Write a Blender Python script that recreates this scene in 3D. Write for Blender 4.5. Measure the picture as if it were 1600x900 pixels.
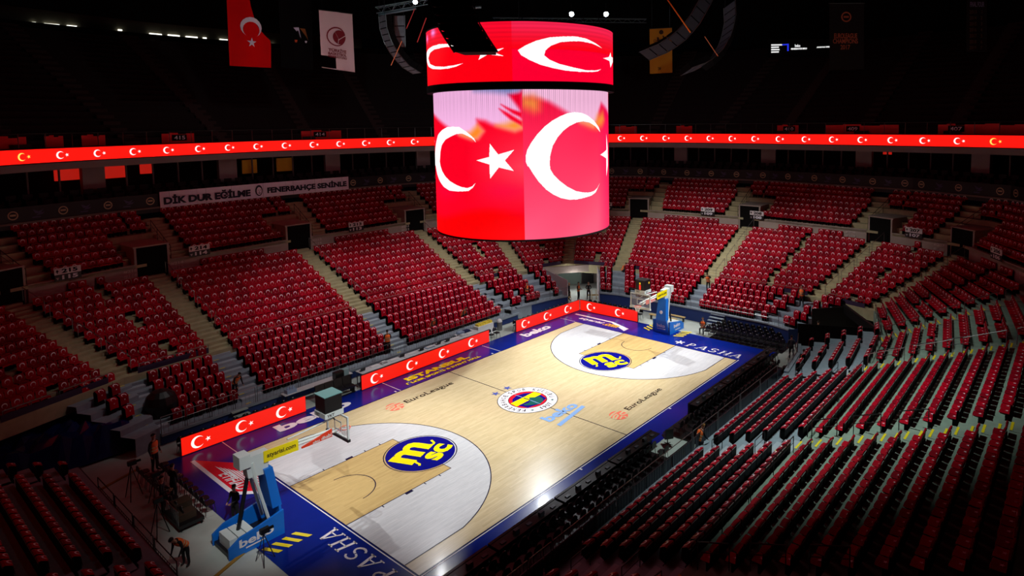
import bpy, bmesh, math, random, json
import numpy as np
from mathutils import Vector, Matrix
random.seed(7)
for _o in list(bpy.data.objects): bpy.data.objects.remove(_o)
SC = bpy.context.scene
COL = SC.collection
PI = math.pi
R2 = math.radians
V3 = Vector
# ------------------------------------------------------------------ camera
CAMP = V3((-28.2423, -27.1124, 17.3088)); YAW, PIT, ROL = .6747, -.0835, -.0117
_f = V3((math.cos(PIT)*math.cos(YAW), math.cos(PIT)*math.sin(YAW), math.sin(PIT)))
_r = _f.cross(V3((0, 0, 1))).normalized(); _u = _r.cross(_f)
_r2 = _r*math.cos(ROL)+_u*math.sin(ROL); _u2 = _u*math.cos(ROL)-_r*math.sin(ROL)
cd = bpy.data.cameras.new('camera'); cam = bpy.data.objects.new('camera', cd); COL.objects.link(cam)
M = Matrix((_r2, _u2, -_f)).transposed().to_4x4(); M.translation = CAMP
cam.matrix_world = M
cd.sensor_width = 36; cd.lens = 1004.33*36/1600; cd.shift_x = -.0677; cd.shift_y = -.1095
cd.clip_start = .3; cd.clip_end = 300
SC.camera = cam
def project(p):
    d = V3(p)-CAMP; w = d.dot(_f)
    if w < .5: return (-9999, -9999, w)
    return (908.35+1004.33*d.dot(_r2)/w, 274.8-1004.33*d.dot(_u2)/w, w)
# ------------------------------------------------------------------ world, lamps, exposure
W = bpy.data.worlds.new('world'); SC.world = W; W.use_nodes = True
W.node_tree.nodes['Background'].inputs[0].default_value = (.5, .6, 1, 1)
W.node_tree.nodes['Background'].inputs[1].default_value = .0003
vs = SC.view_settings; vs.view_transform = 'Standard'; vs.look = 'None'; vs.gamma = 1; vs.use_curve_mapping = False
vs.exposure = 0.0
def spot(name, loc, tgt, power, size, blend=.5, col=(1, .97, .9), rad=.25):
    l = bpy.data.lights.new(name, 'SPOT'); l.energy = power; l.spot_size = R2(size); l.spot_blend = blend
    l.color = col; l.shadow_soft_size = rad
    o = bpy.data.objects.new(name, l); COL.objects.link(o); o.location = loc
    o.rotation_euler = (V3(tgt)-V3(loc)).to_track_quat('-Z', 'Y').to_euler()
    return o
for (lx, ly, tx, ty, pw, sz, bl) in [
    (-10, 19.5, -9, 2, 18600, 33, .9), (-2, 19.5, -3, 1.5, 22200, 33, .9), (6, 19.5, 6, 1.5, 24600, 33, .9), (20, 18.6, 11, 2, 38400, 34, .9),
    (-7, -18, -8, 0, 20400, 38, .9), (4, -18.5, 2, .5, 26400, 38, .9), (15, -18, 11, 1, 28800, 38, .9), (24, -9, 16, -3, 15600, 34, .9), (-21, -16, -14.9, 1, 15000, 20, 1)]:
    spot('court_spotlight', (lx, ly, 24.5), (tx, ty, 0), pw, sz, bl, (1, .98, .95))
for (lx, ly, tx, ty, pw, sz, bl, cl) in [
    (-1, 8, 0, 17, 10500, 56, 1, (1, .97, .96)), (11, 6, 12, 18, 12500, 50, 1, (1, .97, .96)), (10, 3, 27, 5, 14500, 50, 1, (1, .98, .96)), (12, 4, 26, -6, 12500, 50, 1, (1, .98, .96)),
    (-8, 8, -12, 17.5, 2600, 46, 1, (1, .97, .96)),
    (2, -13, 3, -17, 14500, 62, 1, (.86, 1, .95)), (15, -14, 15, -17, 4600, 50, 1, (.9, 1, .95)),
    (-13, 3, -17.5, 4, 150, 56, 1, (.8, 1, .95))]:
    spot('stand_spotlight', (lx, ly, 24.5), (tx, ty, 3), pw, sz, bl, cl)
spot('court_spotlight', (21.2, 18.2, 24.3), (-7.5, -8.1, 0), 6500, 13, 1, (.9, .95, 1), .5); spot('court_spotlight', (7.5, 18.7, 24.3), (-13.0, -7.9, 0), 2600, 13, 1, (.95, .96, 1), .4)
_pl = bpy.data.lights.new('tunnel_fill_lamp', 'POINT'); _pl.energy = 70; _pl.shadow_soft_size = .3; _po = bpy.data.objects.new('tunnel_fill_lamp', _pl); COL.objects.link(_po); _po.location = (21.2, 13.4, 1.5)  # added point fill inside the tunnel, brightens its walls
spot('tunnel_lamp', (21.5, 14.0, 2.45), (19.8, 12.5, 0), 260, 150, 1)
spot('banner_fill_light', (-6, 6, 23.5), (-3, 20, 23), 900, 60, 1, (1, .9, .92)); spot('rigging_fill_light', (-14, -2, 22), (5, 12, 22), 3200, 50, 1, (.8, .95, 1)); spot('rigging_fill_light', (0, -16, 20), (18, -2, 22), 1300, 50, 1, (.85, .9, 1))  # added fill lights, brighten the banners and the loudspeaker arrays
# ------------------------------------------------------------------ materials
MATS = {}
def mat(name, col=(.5, .5, .5), rough=.6, metal=0, spec=.5, noise=0, nscale=8, emit=0, coat=0, bump=0, alpha=1):
    if name in MATS: return MATS[name]
    m = bpy.data.materials.new(name); m.use_nodes = True; nt = m.node_tree; b = nt.nodes['Principled BSDF']
    b.inputs['Base Color'].default_value = (*col, 1); b.inputs['Roughness'].default_value = rough
    b.inputs['Metallic'].default_value = metal; b.inputs['Specular IOR Level'].default_value = spec
    b.inputs['Coat Weight'].default_value = coat; b.inputs['Coat Roughness'].default_value = .06
    b.inputs['Alpha'].default_value = alpha
    if emit:
        b.inputs['Emission Color'].default_value = (*col, 1); b.inputs['Emission Strength'].default_value = emit
        b.inputs['Base Color'].default_value = (.01, .01, .01, 1)
    if noise or bump:
        tc = nt.nodes.new('ShaderNodeTexCoord'); nz = nt.nodes.new('ShaderNodeTexNoise')
        nz.inputs['Scale'].default_value = nscale; nz.inputs['Detail'].default_value = 5
        nt.links.new(tc.outputs['Object'], nz.inputs['Vector'])
        if noise:
            mr = nt.nodes.new('ShaderNodeMapRange'); mr.inputs[3].default_value = 1-noise; mr.inputs[4].default_value = 1+noise
            mr.inputs[1].default_value = .3; mr.inputs[2].default_value = .7
            nt.links.new(nz.outputs['Fac'], mr.inputs[0])
            mx = nt.nodes.new('ShaderNodeVectorMath'); mx.operation = 'SCALE'; mx.inputs[0].default_value = col
            nt.links.new(mr.outputs[0], mx.inputs['Scale']); nt.links.new(mx.outputs[0], b.inputs['Base Color'])
        if bump:
            bp = nt.nodes.new('ShaderNodeBump'); bp.inputs['Strength'].default_value = bump; bp.inputs['Distance'].default_value = .02
            nt.links.new(nz.outputs['Fac'], bp.inputs['Height']); nt.links.new(bp.outputs[0], b.inputs['Normal'])
    MATS[name] = m; return m
def srgb(r, g, b):
    f = lambda c: (c/255/12.92) if c/255 <= .04045 else ((c/255+.055)/1.055)**2.4
    return (f(r), f(g), f(b))
# glossy court paints share the same lacquer so that prints mirror like the floor round them
def paint(name, col, noise=.04, rough=.22):
    m = mat(name, col, rough, noise=noise, nscale=1.5, spec=.16, coat=.08); 
    m.node_tree.nodes['Principled BSDF'].inputs['Coat Roughness'].default_value = .09
    return m
def wood(name, c1, c2):
    m = bpy.data.materials.new(name); m.use_nodes = True; nt = m.node_tree; b = nt.nodes['Principled BSDF']
    L = nt.links.new; N = nt.nodes.new
    tc = N('ShaderNodeTexCoord'); br = N('ShaderNodeTexBrick'); br.inputs['Scale'].default_value = 1
    br.inputs['Brick Width'].default_value = 1.9; br.inputs['Row Height'].default_value = .13; br.inputs['Mortar Size'].default_value = .002
    br.inputs['Color1'].default_value = (*c1, 1); br.inputs['Color2'].default_value = (*c2, 1); br.inputs['Mortar'].default_value = (c1[0]*.75, c1[1]*.72, c1[2]*.68, 1)
    L(tc.outputs['Object'], br.inputs['Vector'])
    mp = N('ShaderNodeMapping'); mp.inputs['Scale'].default_value = (.7, 9, 1); L(tc.outputs['Object'], mp.inputs[0])
    nz = N('ShaderNodeTexNoise'); nz.inputs['Scale'].default_value = 2.2; nz.inputs['Detail'].default_value = 6; L(mp.outputs[0], nz.inputs['Vector'])
    mr = N('ShaderNodeMapRange'); mr.inputs[1].default_value = .3; mr.inputs[2].default_value = .7; mr.inputs[3].default_value = .9; mr.inputs[4].default_value = 1.1
    L(nz.outputs['Fac'], mr.inputs[0]); sc = N('ShaderNodeVectorMath'); sc.operation = 'SCALE'; L(br.outputs['Color'], sc.inputs[0]); L(mr.outputs[0], sc.inputs['Scale'])
    L(sc.outputs[0], b.inputs['Base Color']); b.inputs['Roughness'].default_value = .24; b.inputs['Coat Weight'].default_value = .2; b.inputs['Coat Roughness'].default_value = .09
    MATS[name] = m; return m
m_wood = wood('maple_court', srgb(219, 202, 162), srgb(208, 190, 149))
m_wood2 = wood('maple_lane', srgb(214, 186, 126), srgb(203, 174, 116))
m_white = wood('white_stained_maple', srgb(214, 217, 222), srgb(205, 209, 215))
m_blue = paint('navy_court_paint', srgb(10, 34, 132)); m_line = paint('dark_line_paint', srgb(28, 26, 60)); m_wpaint = paint('white_court_paint', srgb(232, 232, 240))
m_yel = paint('yellow_court_paint', srgb(250, 236, 20)); m_lblue = paint('light_blue_court_paint', srgb(140, 180, 235)); m_blk = paint('black_court_paint', srgb(22, 20, 24))
m_orng = paint('coral_court_paint', srgb(240, 120, 100)); m_redp = paint('red_court_paint', srgb(225, 30, 50)); m_grnp = paint('green_court_paint', srgb(10, 95, 90)); m_navy2 = paint('logo_blue_paint', srgb(4, 14, 128))
m_gold = paint('gold_court_paint', srgb(240, 180, 30)); m_starb = paint('star_blue_paint', srgb(80, 95, 175))
m_conc = mat('grey_concrete', srgb(176, 186, 180), .55, noise=.12, nscale=.8, bump=.05)
m_beige = mat('beige_concrete', srgb(172, 166, 130), .8, noise=.12, nscale=2, bump=.1)
m_green = mat('greenish_concrete', srgb(132, 150, 136), .8, noise=.14, nscale=2, bump=.1)
m_deck = mat('grey_steel_deck', srgb(138, 152, 164), .55, noise=.1, nscale=3)
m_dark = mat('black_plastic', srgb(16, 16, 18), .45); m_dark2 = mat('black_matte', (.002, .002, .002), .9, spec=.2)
m_navyw = mat('navy_wall_cloth', srgb(20, 48, 112), .7, noise=.06)
m_red1 = mat('red_flag_cloth', srgb(172, 0, 30), .6, spec=.12, noise=.08, nscale=6); m_red2 = mat('deep_red_flag_cloth', srgb(140, 0, 26), .6, spec=.12, noise=.08, nscale=6)
m_print = mat('white_flag_print', srgb(240, 225, 232), .5); m_steel = mat('galvanised_rail', srgb(130, 130, 130), .35, metal=.8)
m_bkst = mat('black_rail', srgb(40, 42, 46), .4, metal=.5)
m_conwall = mat('pinkish_concourse_wall', srgb(172, 158, 148), .85, noise=.1, nscale=1)
# ------------------------------------------------------------------ helpers
def mkmesh(name, verts, faces, mats=(), mi=None, smooth=False):
    me = bpy.data.meshes.new(name); me.from_pydata([tuple(v) for v in verts], [], faces)
    for m in (mats if isinstance(mats, (list, tuple)) else [mats]): me.materials.append(m)
    if mi is not None: me.polygons.foreach_set('material_index', mi)
    if smooth: me.polygons.foreach_set('use_smooth', [True]*len(me.polygons))
    me.update(); return me
def link(name, me, parent=None, loc=None, rz=None, **kw):
    o = bpy.data.objects.new(name, me); COL.objects.link(o)
    if parent is not None: o.parent = parent
    if loc is not None: o.location = loc
    if rz is not None: o.rotation_euler = (0, 0, rz)
    for k, v in kw.items(): o[k] = v
    return o
def thing(name, label, cat, loc=(0, 0, 0), rz=0, group=None):
    o = link(name, None, None, loc, rz, label=label, category=cat)
    o.empty_display_size = .2
    if group: o['group'] = group
    return o
class MB:
    def __init__(s): s.v = []; s.f = []; s.m = []
    def add(s, v, f, m=0):
        n = len(s.v); s.v += [tuple(q) for q in v]; s.f += [tuple(i+n for i in q) for q in f]; s.m += [m]*len(f); return s
    def box(s, x0, x1, y0, y1, z0, z1, m=0):
        v = [(x, y, z) for z in (z0, z1) for (x, y) in ((x0, y0), (x1, y0), (x1, y1), (x0, y1))]
        return s.add(v, [(3, 2, 1, 0), (4, 5, 6, 7), (0, 1, 5, 4), (1, 2, 6, 5), (2, 3, 7, 6), (3, 0, 4, 7)], m)
    def prism(s, base, top, m=0):
        n = len(base); return s.add(list(base)+list(top), [tuple(range(n))[::-1], tuple(range(n, 2*n))]+[(i, (i+1) % n, n+(i+1) % n, n+i) for i in range(n)], m)
    def ext(s, pts, z0, z1, m=0): return s.prism([(x, y, z0) for x, y in pts], [(x, y, z1) for x, y in pts], m)
    def tube(s, pts, r=.02, n=5, m=0):
        pts = [V3(p) for p in pts]; rings = []
        for i, p in enumerate(pts):
            d = (pts[min(i+1, len(pts)-1)]-pts[max(i-1, 0)]).normalized()
            a = V3((0, 0, 1)) if abs(d.z) < .9 else V3((1, 0, 0)); u = d.cross(a).normalized(); w = d.cross(u)
            rr = r[i] if isinstance(r, (list, tuple)) else r
            rings.append([p+(u*math.cos(2*PI*k/n)+w*math.sin(2*PI*k/n))*rr for k in range(n)])
        v = [q for g in rings for q in g]; f = [tuple(range(n)), tuple(range(len(v)-n, len(v)))[::-1]]
        for i in range(len(pts)-1):
            f += [(i*n+k, i*n+(k+1) % n, (i+1)*n+(k+1) % n, (i+1)*n+k) for k in range(n)]
        return s.add(v, f, m)
    def mesh(s, name, mats, smooth=False): return mkmesh(name, s.v, s.f, mats, s.m, smooth)
    def put(s, name, mats, parent=None, smooth=False, **kw): return link(name, s.mesh(name, mats, smooth), parent, **kw)
def flat(pts, mb=None, z=0, h=0, m=0):
    mb = mb or MB(); mb.add([(x, y, z) for x, y in pts], [tuple(range(len(pts)))], m); return mb
def crescent_pts(r=.5, n=14, k=.8, off=.125):
    # outer circle radius r at 0,0, inner circle k*r shifted to +x : opening towards +x
    ri = r*k; d = off*r*2; xi = (r*r-ri*ri+d*d)/(2*d); xi = min(xi, r*.999); a = math.acos(xi/r); b = math.acos(max(-1, min(1, (xi-d)/ri)))
    o = [(r*math.cos(t), r*math.sin(t)) for t in np.linspace(a, 2*PI-a, n)]
    i = [(d+ri*math.cos(t), ri*math.sin(t)) for t in np.linspace(2*PI-b, b, n)]
    return o, i
def star_pts(r=.25, rot=PI):
    return [((r if k % 2 == 0 else r*.382)*math.cos(rot+k*PI/5), (r if k % 2 == 0 else r*.382)*math.sin(rot+k*PI/5)) for k in range(10)]
def crescent_mb(mb, fn, r, m=0, n=14, star=True, sd=1.42, sr=.5):
    """fn maps flag coords (along, across) to 3D; crescent centred 0,0 opening to +along"""
    o, i = crescent_pts(r, n); v = [fn(*p) for p in o]+[fn(*p) for p in i[::-1]]
    mb.add(v, [(j, j+1, n+j+1, n+j) for j in range(n-1)], m)
    if star:
        s = star_pts(r*sr); v = [fn(sd*r, 0)]+[fn(x+sd*r, y) for x, y in s]
        mb.add(v, [(0, 1+j, 1+(j+1) % 10) for j in range(10)], m)
    return mb
FCACHE = {}
def text_mesh(txt, bold=0., shear=0., depth=0., spacing=1.):
    c = bpy.data.curves.new('lettering', 'FONT'); c.body = txt; c.size = 1; c.offset = bold; c.shear = shear; c.extrude = depth; c.resolution_u = 3; c.space_character = spacing
    o = bpy.data.objects.new('lettering', c); me = bpy.data.meshes.new_from_object(o); bpy.data.objects.remove(o)
    v = np.zeros(len(me.vertices)*3); me.vertices.foreach_get('co', v); v = v.reshape(-1, 3)
    return me, v
def text_on(name, txt, fn, mt, parent=None, bold=.02, shear=0, spacing=1, aspect=None, **kw):
    """lettering normalised to 0..1 x 0..1 then mapped by fn(u,v)->3D"""
    me, v = text_mesh(txt, bold, shear, spacing=spacing)
    lo = v.min(0); hi = v.max(0)
    for i, q in enumerate(v):
        me.vertices[i].co = fn((q[0]-lo[0])/(hi[0]-lo[0]), (q[1]-lo[1])/max(hi[1]-lo[1], 1e-6))
    me.materials.clear(); me.materials.append(mt); me.update()
    return link(name, me, parent, **kw)
def aff(o, a, b):
    o = V3(o); a = V3(a)-o; b = V3(b)-o
    return lambda u, v: o+a*u+b*v
ORD = ['first', 'second', 'third', 'fourth', 'fifth', 'sixth', 'seventh', 'eighth', 'ninth', 'tenth', 'eleventh', 'twelfth', 'thirteenth', 'fourteenth', 'fifteenth', 'sixteenth', 'seventeenth', 'eighteenth', 'nineteenth', 'twentieth']+['%dth' % i if i % 10 not in (1, 2, 3) else str(i)+{1: 'st', 2: 'nd', 3: 'rd'}[i % 10] for i in range(21, 180)]
ST = dict(kind='structure')
# ================================================================== the floor and the court
fl = flat([(-48, -40), (48, -40), (48, 45), (-48, 45)], z=-.02).put('floor', m_conc, **ST)
court = MB().box(-17.1, 17.2, -9.35, 9.85, -.015, .002).put('court_apron', m_blue, fl)
Z = .004
def deco(name, mb_or_pts, mt, z=Z, **kw):
    mb = mb_or_pts if isinstance(mb_or_pts, MB) else flat(mb_or_pts, z=z)
    return mb.put(name, mt, fl, **kw)
deco('playing_surface', [(-14, -7.5), (14, -7.5), (14, 7.5), (-14, 7.5)], m_wood, .004)
def arc(cx, cy, r, a0, a1, n=40): return [(cx+r*math.cos(t), cy+r*math.sin(t)) for t in np.linspace(a0, a1, n)]
def stripe(path, w, z, mb=None, closed=False):
    mb = mb or MB(); P = [V3((x, y, 0)) for x, y in path]; n = len(P); L = []
    for i in range(n):
        a = P[(i-1) % n] if (closed or i) else P[0]; b = P[(i+1) % n] if (closed or i < n-1) else P[-1]
        d = (b-a).normalized(); q = V3((-d.y, d.x, 0))*w/2; L += [(P[i].x+q.x, P[i].y+q.y, z), (P[i].x-q.x, P[i].y-q.y, z)]
    k = n if closed else n-1
    return mb.add(L, [(2*i+1, 2*((i+1) % n)+1, 2*((i+1) % n), 2*i) for i in range(k)])
for s in (-1, 1):
    bx = s*12.425; a = math.asin(6.6/6.75)
    xe = bx-s*6.75*math.cos(a)
    pa = [(s*14, -6.6)]+[(bx-s*6.75*math.cos(t), 6.75*math.sin(t)) for t in np.linspace(-a, a, 60)]+[(s*14, 6.6)]
    if s < 0: pts = pa
    else: pts = pa[::-1]
    deco('three_point_area', pts, m_white, .007)
    lane = [(s*14, -2.45), (s*8.2, -2.45), (s*8.2, 2.45), (s*14, 2.45)]
    deco('lane_area', lane if s < 0 else lane[::-1], m_wood2, .010)
    mb = MB(); stripe(pa, .05, .013, mb); stripe(lane, .05, .0135, mb)
    stripe(arc(bx, 0, 1.25, PI/2 if s > 0 else -PI/2, 3*PI/2 if s > 0 else PI/2), .05, .0137, mb)
    for sy in (-1, 1):
        for q, wd in ((1.75, .05), (3.0, .4), (4.1, .05), (5.0, .05)):
            x = s*(14-q); mb.box(min(x, x-s*wd), max(x, x-s*wd), min(sy*2.45, sy*2.62), max(sy*2.45, sy*2.62), .009, .0138)
    stripe(arc(s*8.2, 0, 1.88, 0, 2*PI, 56)[:-1], .05, .0142, mb, True)
    mb.put('lane_lines', m_line, fl)
    deco('free_throw_disc', arc(s*8.2, 0, 1.79, 0, 2*PI, 56)[:-1], m_navy2, .0165)
    th = R2(22 if s < 0 else -22); cx = s*8.2
    def rot(u, v, th=th, cx=cx): u, v = u*1.1, v*1.1; return (cx+u*math.cos(th)-v*math.sin(th), u*math.sin(th)+v*math.cos(th), .0195)
    text_on('disc_lettering', 'm', lambda u, v: rot(-1.1+1.95*u, -.2+1.3*v), m_yel, fl, bold=.04)
    text_on('disc_lettering', 'sc', lambda u, v: rot(-.42+1.5*u, -1.2+.85*v), m_yel, fl, bold=.04)
    t_ = MB()
    for path, r_ in (([(.78, -.02), (.9, -.16), (1.05, -.14), (1.16, .02), (1.25, .14)], .13), ([(-.72, -.1), (-.86, -.3), (-.92, -.5), (-1.05, -.56)], .13)):
        pp = [rot(*q)[:2] for q in path]; stripe(pp, r_, .0196, t_)
    t_.put('letter_tail', m_yel, fl)
mb = MB(); stripe([(-14.03, -7.53), (14.03, -7.53), (14.03, 7.53), (-14.03, 7.53)], .06, .0125, mb, True); stripe([(0, -7.5), (0, 7.5)], .05, .013, mb)
mb.put('boundary_lines', m_line, fl)
mb = MB(); stripe([(-14.12, -7.62), (14.12, -7.62)], .05, .0125, mb); stripe([(-14.12, -7.62), (-14.12, 9.75)], .05, .0125, mb)
for x in (-4, 5): stripe([(x, 7.55), (x, 9.6)], .05, .0125, mb)
stripe([(14.05, 7.6), (14.05, 9.3)], .04, .0125, mb)
for x in (-4.3, 4.3): stripe([(x, -7.6), (x, -7.8)], .1, .0126, mb); stripe([(x, 7.6), (x, 7.8)], .1, .0126, mb)
mb.put('white_outer_line', m_wpaint, fl)
# centre emblem
deco('emblem_border', arc(0, 0, 1.9, 0, 2*PI, 60)[:-1], m_blk, .0145)
deco('emblem_ring', arc(0, 0, 1.86, 0, 2*PI, 60)[:-1], m_wpaint, .0165)
deco('emblem_border', arc(0, 0, 1.22, 0, 2*PI, 48)[:-1], m_blk, .0185)
deco('emblem_red_disc', arc(0, 0, 1.18, 0, 2*PI, 48)[:-1], m_redp, .0205)
def clipd(pts, r=1.17): return [(x*min(1, r/math.hypot(x, y)), y*min(1, r/math.hypot(x, y))) for x, y in pts]
deco('emblem_shield', [(.85, -.82), (1.0, -.2), (1.0, .35), (.55, .8), (0, .95), (-.55, .8), (-1.0, .35), (-1.0, -.2), (-.85, -.82), (0, -1.05)][::-1], m_navy2, .0225)
deco('emblem_band', clipd([(-1.15, -.17), (1.15, -.15), (1.1, .46), (-1.1, .44)]), m_yel, .0245)
deco('emblem_leaf', [(.02, -.2), (.25, .12), (.5, -.15), (.78, -.3), (.62, -.75), (.3, -1.0), (-.1, -1.0), (-.72, -.5), (-.7, -.28), (-.3, -.4)][::-1], m_grnp, .0265)
mb = MB(); stripe([(.01, 1.12), (.01, .48)], .05, .0285, mb); stripe([(.02, .05), (.0, -1.08)], .05, .0285, mb); mb.put('emblem_stalk', m_lblue, fl)
mb = MB(); stripe([(0, .34), (.02, -.2)], .1, .0285, mb); mb.put('emblem_bud', m_grnp, fl)
def ring_text(txt, a0, a1, r=1.38, h=.32, inward=False):
    for i, ch in enumerate(txt):
        if ch == ' ': continue
        a = a0+(a1-a0)*i/(len(txt)-1); w = .19 if ch not in 'I1' else .08
        def fn(u, v, a=a, w=w):
            if inward: x = -(u-.5)*w; y = r+(1-v)*h
            else: x = (u-.5)*w; y = r+v*h
            return (x*math.sin(a)+y*math.cos(a), -x*math.cos(a)+y*math.sin(a), .0185)
        text_on('emblem_lettering', ch, fn, m_blk, fl, bold=.01)
ring_text('FENERBAHÇE', R2(215), R2(108)); ring_text('SPOR KULÜBÜ', R2(90), R2(-36)); ring_text('1907', R2(256), R2(285), inward=True)
for a in (R2(234), R2(306)):
    c_ = (1.55*math.cos(a), 1.55*math.sin(a)); deco('emblem_star', [(c_[0]+x, c_[1]+y) for x, y in star_pts(.14, a)], m_grnp, .0185)
for c_ in ((.48, 2.28), (-.6, 2.25)): deco('court_star', [(c_[0]+x, c_[1]+y) for x, y in star_pts(.33, PI/2)], m_starb, .0165)
# lettering on the court
def ftext(txt, x, y, w, h, mt, rot=0, **kw):
    c, s = math.cos(rot), math.sin(rot)
    return text_on('court_lettering', txt, lambda u, v: (x+u*w*c-v*h*s, y+u*w*s+v*h*c, .0165), mt, fl, **kw)
ftext('beko', -11.6, 8.2, 4.6, 1.0, m_wpaint, bold=.045)
ftext('beko', 8.6, 8.15, 3.1, .95, m_wpaint, bold=.045)
ftext('ISTANBUL', -2.75, 8.42, 5.5, .62, m_yel, bold=.06)
ftext('ÜLKER SPORTS & EVENT HALL', -3.15, 7.9, 6.5, .36, m_yel, bold=.05)
ftext('EuroLeague', -4.9, 5.5, 3.75, .6, m_blk, bold=.006); ftext('EuroLeague', 2.6, -6.05, 3.8, .55, m_blk, bold=.006)
ftext('beko', -1.45, -3.15, 2.75, .85, m_lblue, bold=.04)
deco('court_lettering', [(-1.45, -3.95), (1.4, -3.5), (1.4, -3.22), (-1.45, -3.65)], m_lblue, .0165)
def ball_logo(cx, cy):
    r = .56; deco('court_logo', [(cx+x, cy+y) for x, y in arc(0, 0, r, 0, 2*PI, 28)[:-1]], m_orng, .0165)
    mb = MB()
    for path, w in (([(-1.1, .42), (-.3, .62), (.5, .62), (1.05, .52)], .13), ([(-1.1, -.1), (-.45, .28), (.1, .3), (-.1, -.02), (-.7, -.2), (-1.1, -.3)], .12), ([(1.1, .12), (.35, .05), (.2, -.25), (.7, -.42), (1.1, -.5)], .12), ([(-.6, -.62), (0, -.42), (.2, -.7), (0, -1.1)], .1)):
        stripe([(cx+x*r, cy+y*r) for x, y in path], w*r*2*.9, .0185, mb)
    mb.put('logo_gaps', m_wood, fl)
ball_logo(-5.68, 5.82); ball_logo(1.68, -5.78)
# serif lettering on both end aprons (drawn as strokes with slab feet)
def serif(ch):
    S = []
    def st(a, b, w): S.append((a, b, w))
    if ch == 'P': st((.2, 0), (.2, 1), .17); st((.05, .03), (.42, .03), .07); st((.05, .97), (.3, .97), .07); [st((.25+.42*math.sin(t0), .72+.25*math.cos(t0)), (.25+.42*math.sin(t1), .72+.25*math.cos(t1)), .12) for t0, t1 in ((i*PI/6-.05, (i+1)*PI/6+.05) for i in range(6))]
    if ch == 'A': st((.1, 0), (.5, 1), .08); st((.85, 0), (.5, 1), .17); st((.22, .33), (.75, .33), .07); st((-.05, .03), (.26, .03), .07); st((.65, .03), (1.02, .03), .07)
    if ch == 'S': [st((.45+.3*math.cos(R2(a)), .74+.22*math.sin(R2(a))), (.45+.3*math.cos(R2(a+34)), .74+.22*math.sin(R2(a+34))), .11) for a in range(20, 260, 30)]; [st((.45-.32*math.cos(R2(a)), .27-.24*math.sin(R2(a))), (.45-.32*math.cos(R2(a+34)), .27-.24*math.sin(R2(a+34))), .12) for a in range(20, 250, 30)]
    if ch == 'H': st((.18, 0), (.18, 1), .16); st((.78, 0), (.78, 1), .16); st((.18, .5), (.78, .5), .08); [st((a, b), (a+.34, b), .07) for a in (.01, .61) for b in (.03, .97)]
    return S
def serif_word(word, fn, name='court_lettering'):
    mb = MB(); x = 0
    for ch in word:
        for (a, b, w) in serif(ch):
            A = V3((a[0]+x+a[1]*.2, a[1], 0)); B = V3((b[0]+x+b[1]*.2, b[1], 0)); d = (B-A).normalized(); q = V3((-d.y, d.x, 0))*w/2
            mb.add([fn(p.x, p.y) for p in (A+q, A-q, B-q, B+q)], [(0, 1, 2, 3)])
        x += 1.12
    return mb.put(name, m_wpaint, fl)
for s in (-1, 1):
    ox, oy = s*14.38, -s*0
    if s > 0: fn = lambda u, v: (14.4+v*.8, -2.95-u*.83, .0165)
    else: fn = lambda u, v: (-14.4-v*.8, -6.75+u*.83, .0165)
    serif_word('PASHA', fn)
mb = MB()
for a in range(5): 
    t = R2(90+72*a); stripe([(14.85, -2.35), (14.85+.38*math.cos(t), -2.35+.38*math.sin(t))], .13, .0165, mb)
mb.put('court_logo', m_wpaint, fl)
# corner advert beside the far baseline, and the red one beside the near baseline
deco('court_advert', [(15.7, 9.0), (15.95, 9.0), (15.95, 4.9), (15.2, 2.75), (14.5, 2.75), (15.7, 4.9)][::-1], m_wpaint)
text_on('court_lettering', 'atyarisi', lambda u, v: (14.75+v*.6, 7.9-2.6*u, .0165), m_wpaint, fl, bold=.03, shear=.3)
text_on('court_lettering', '.com', lambda u, v: (14.75+v*.6, 5.2-1.5*u, .0165), m_gold, fl, bold=.03, shear=.3)
deco('court_advert', [(-15.85, 8.7), (-15.85, 2.7), (-14.55, 2.62), (-14.5, 6.6)][::-1] if False else [(-14.5, 6.6), (-15.85, 8.8), (-15.85, 3.9), (-14.5, 2.6)], m_redp)
deco('court_advert', [(-15.85, 8.8), (-16.05, 8.8), (-16.05, 3.9), (-14.6, 2.4), (-14.5, 2.6), (-15.85, 4.1)], m_wpaint, .0165)
mb = MB()
for i in range(9):
    x = -15.45+.1*i; y = 6.9-.25*i; mb.add([(x, y+.4, .0185), (x+.05, y-1.6-.1*(i % 3), .0185), (x+.1, y-1.5, .0185), (x+.07, y, .0185)], [(0, 1, 2, 3)])
mb.put('court_advert', m_wpaint, fl)
text_on('court_lettering', 'ETIHAD', lambda u, v: (-15.7+v*.5, 6.3-2.3*u, .0165), m_wpaint, fl, bold=.02, shear=.3)
# hazard striping on the floor by both hoop bases
m_haz = mat('hazard_yellow', srgb(240, 220, 20), .5)
for s in (-1, 1):
    mb = MB()
    for sy in (-1, 1):
        for k in range(4):
            y0 = sy*(1.15+.0); x0 = s*(15.8+.42*k)
            mb.add([(x0, y0, .02), (x0+.2, y0, .02), (x0+.2+.35, y0+sy*.75, .02), (x0+.35, y0+sy*.75, .02)], [(0, 1, 2, 3) if sy > 0 else (3, 2, 1, 0)])
    mb.put('hazard_stripes', m_haz, fl)

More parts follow.
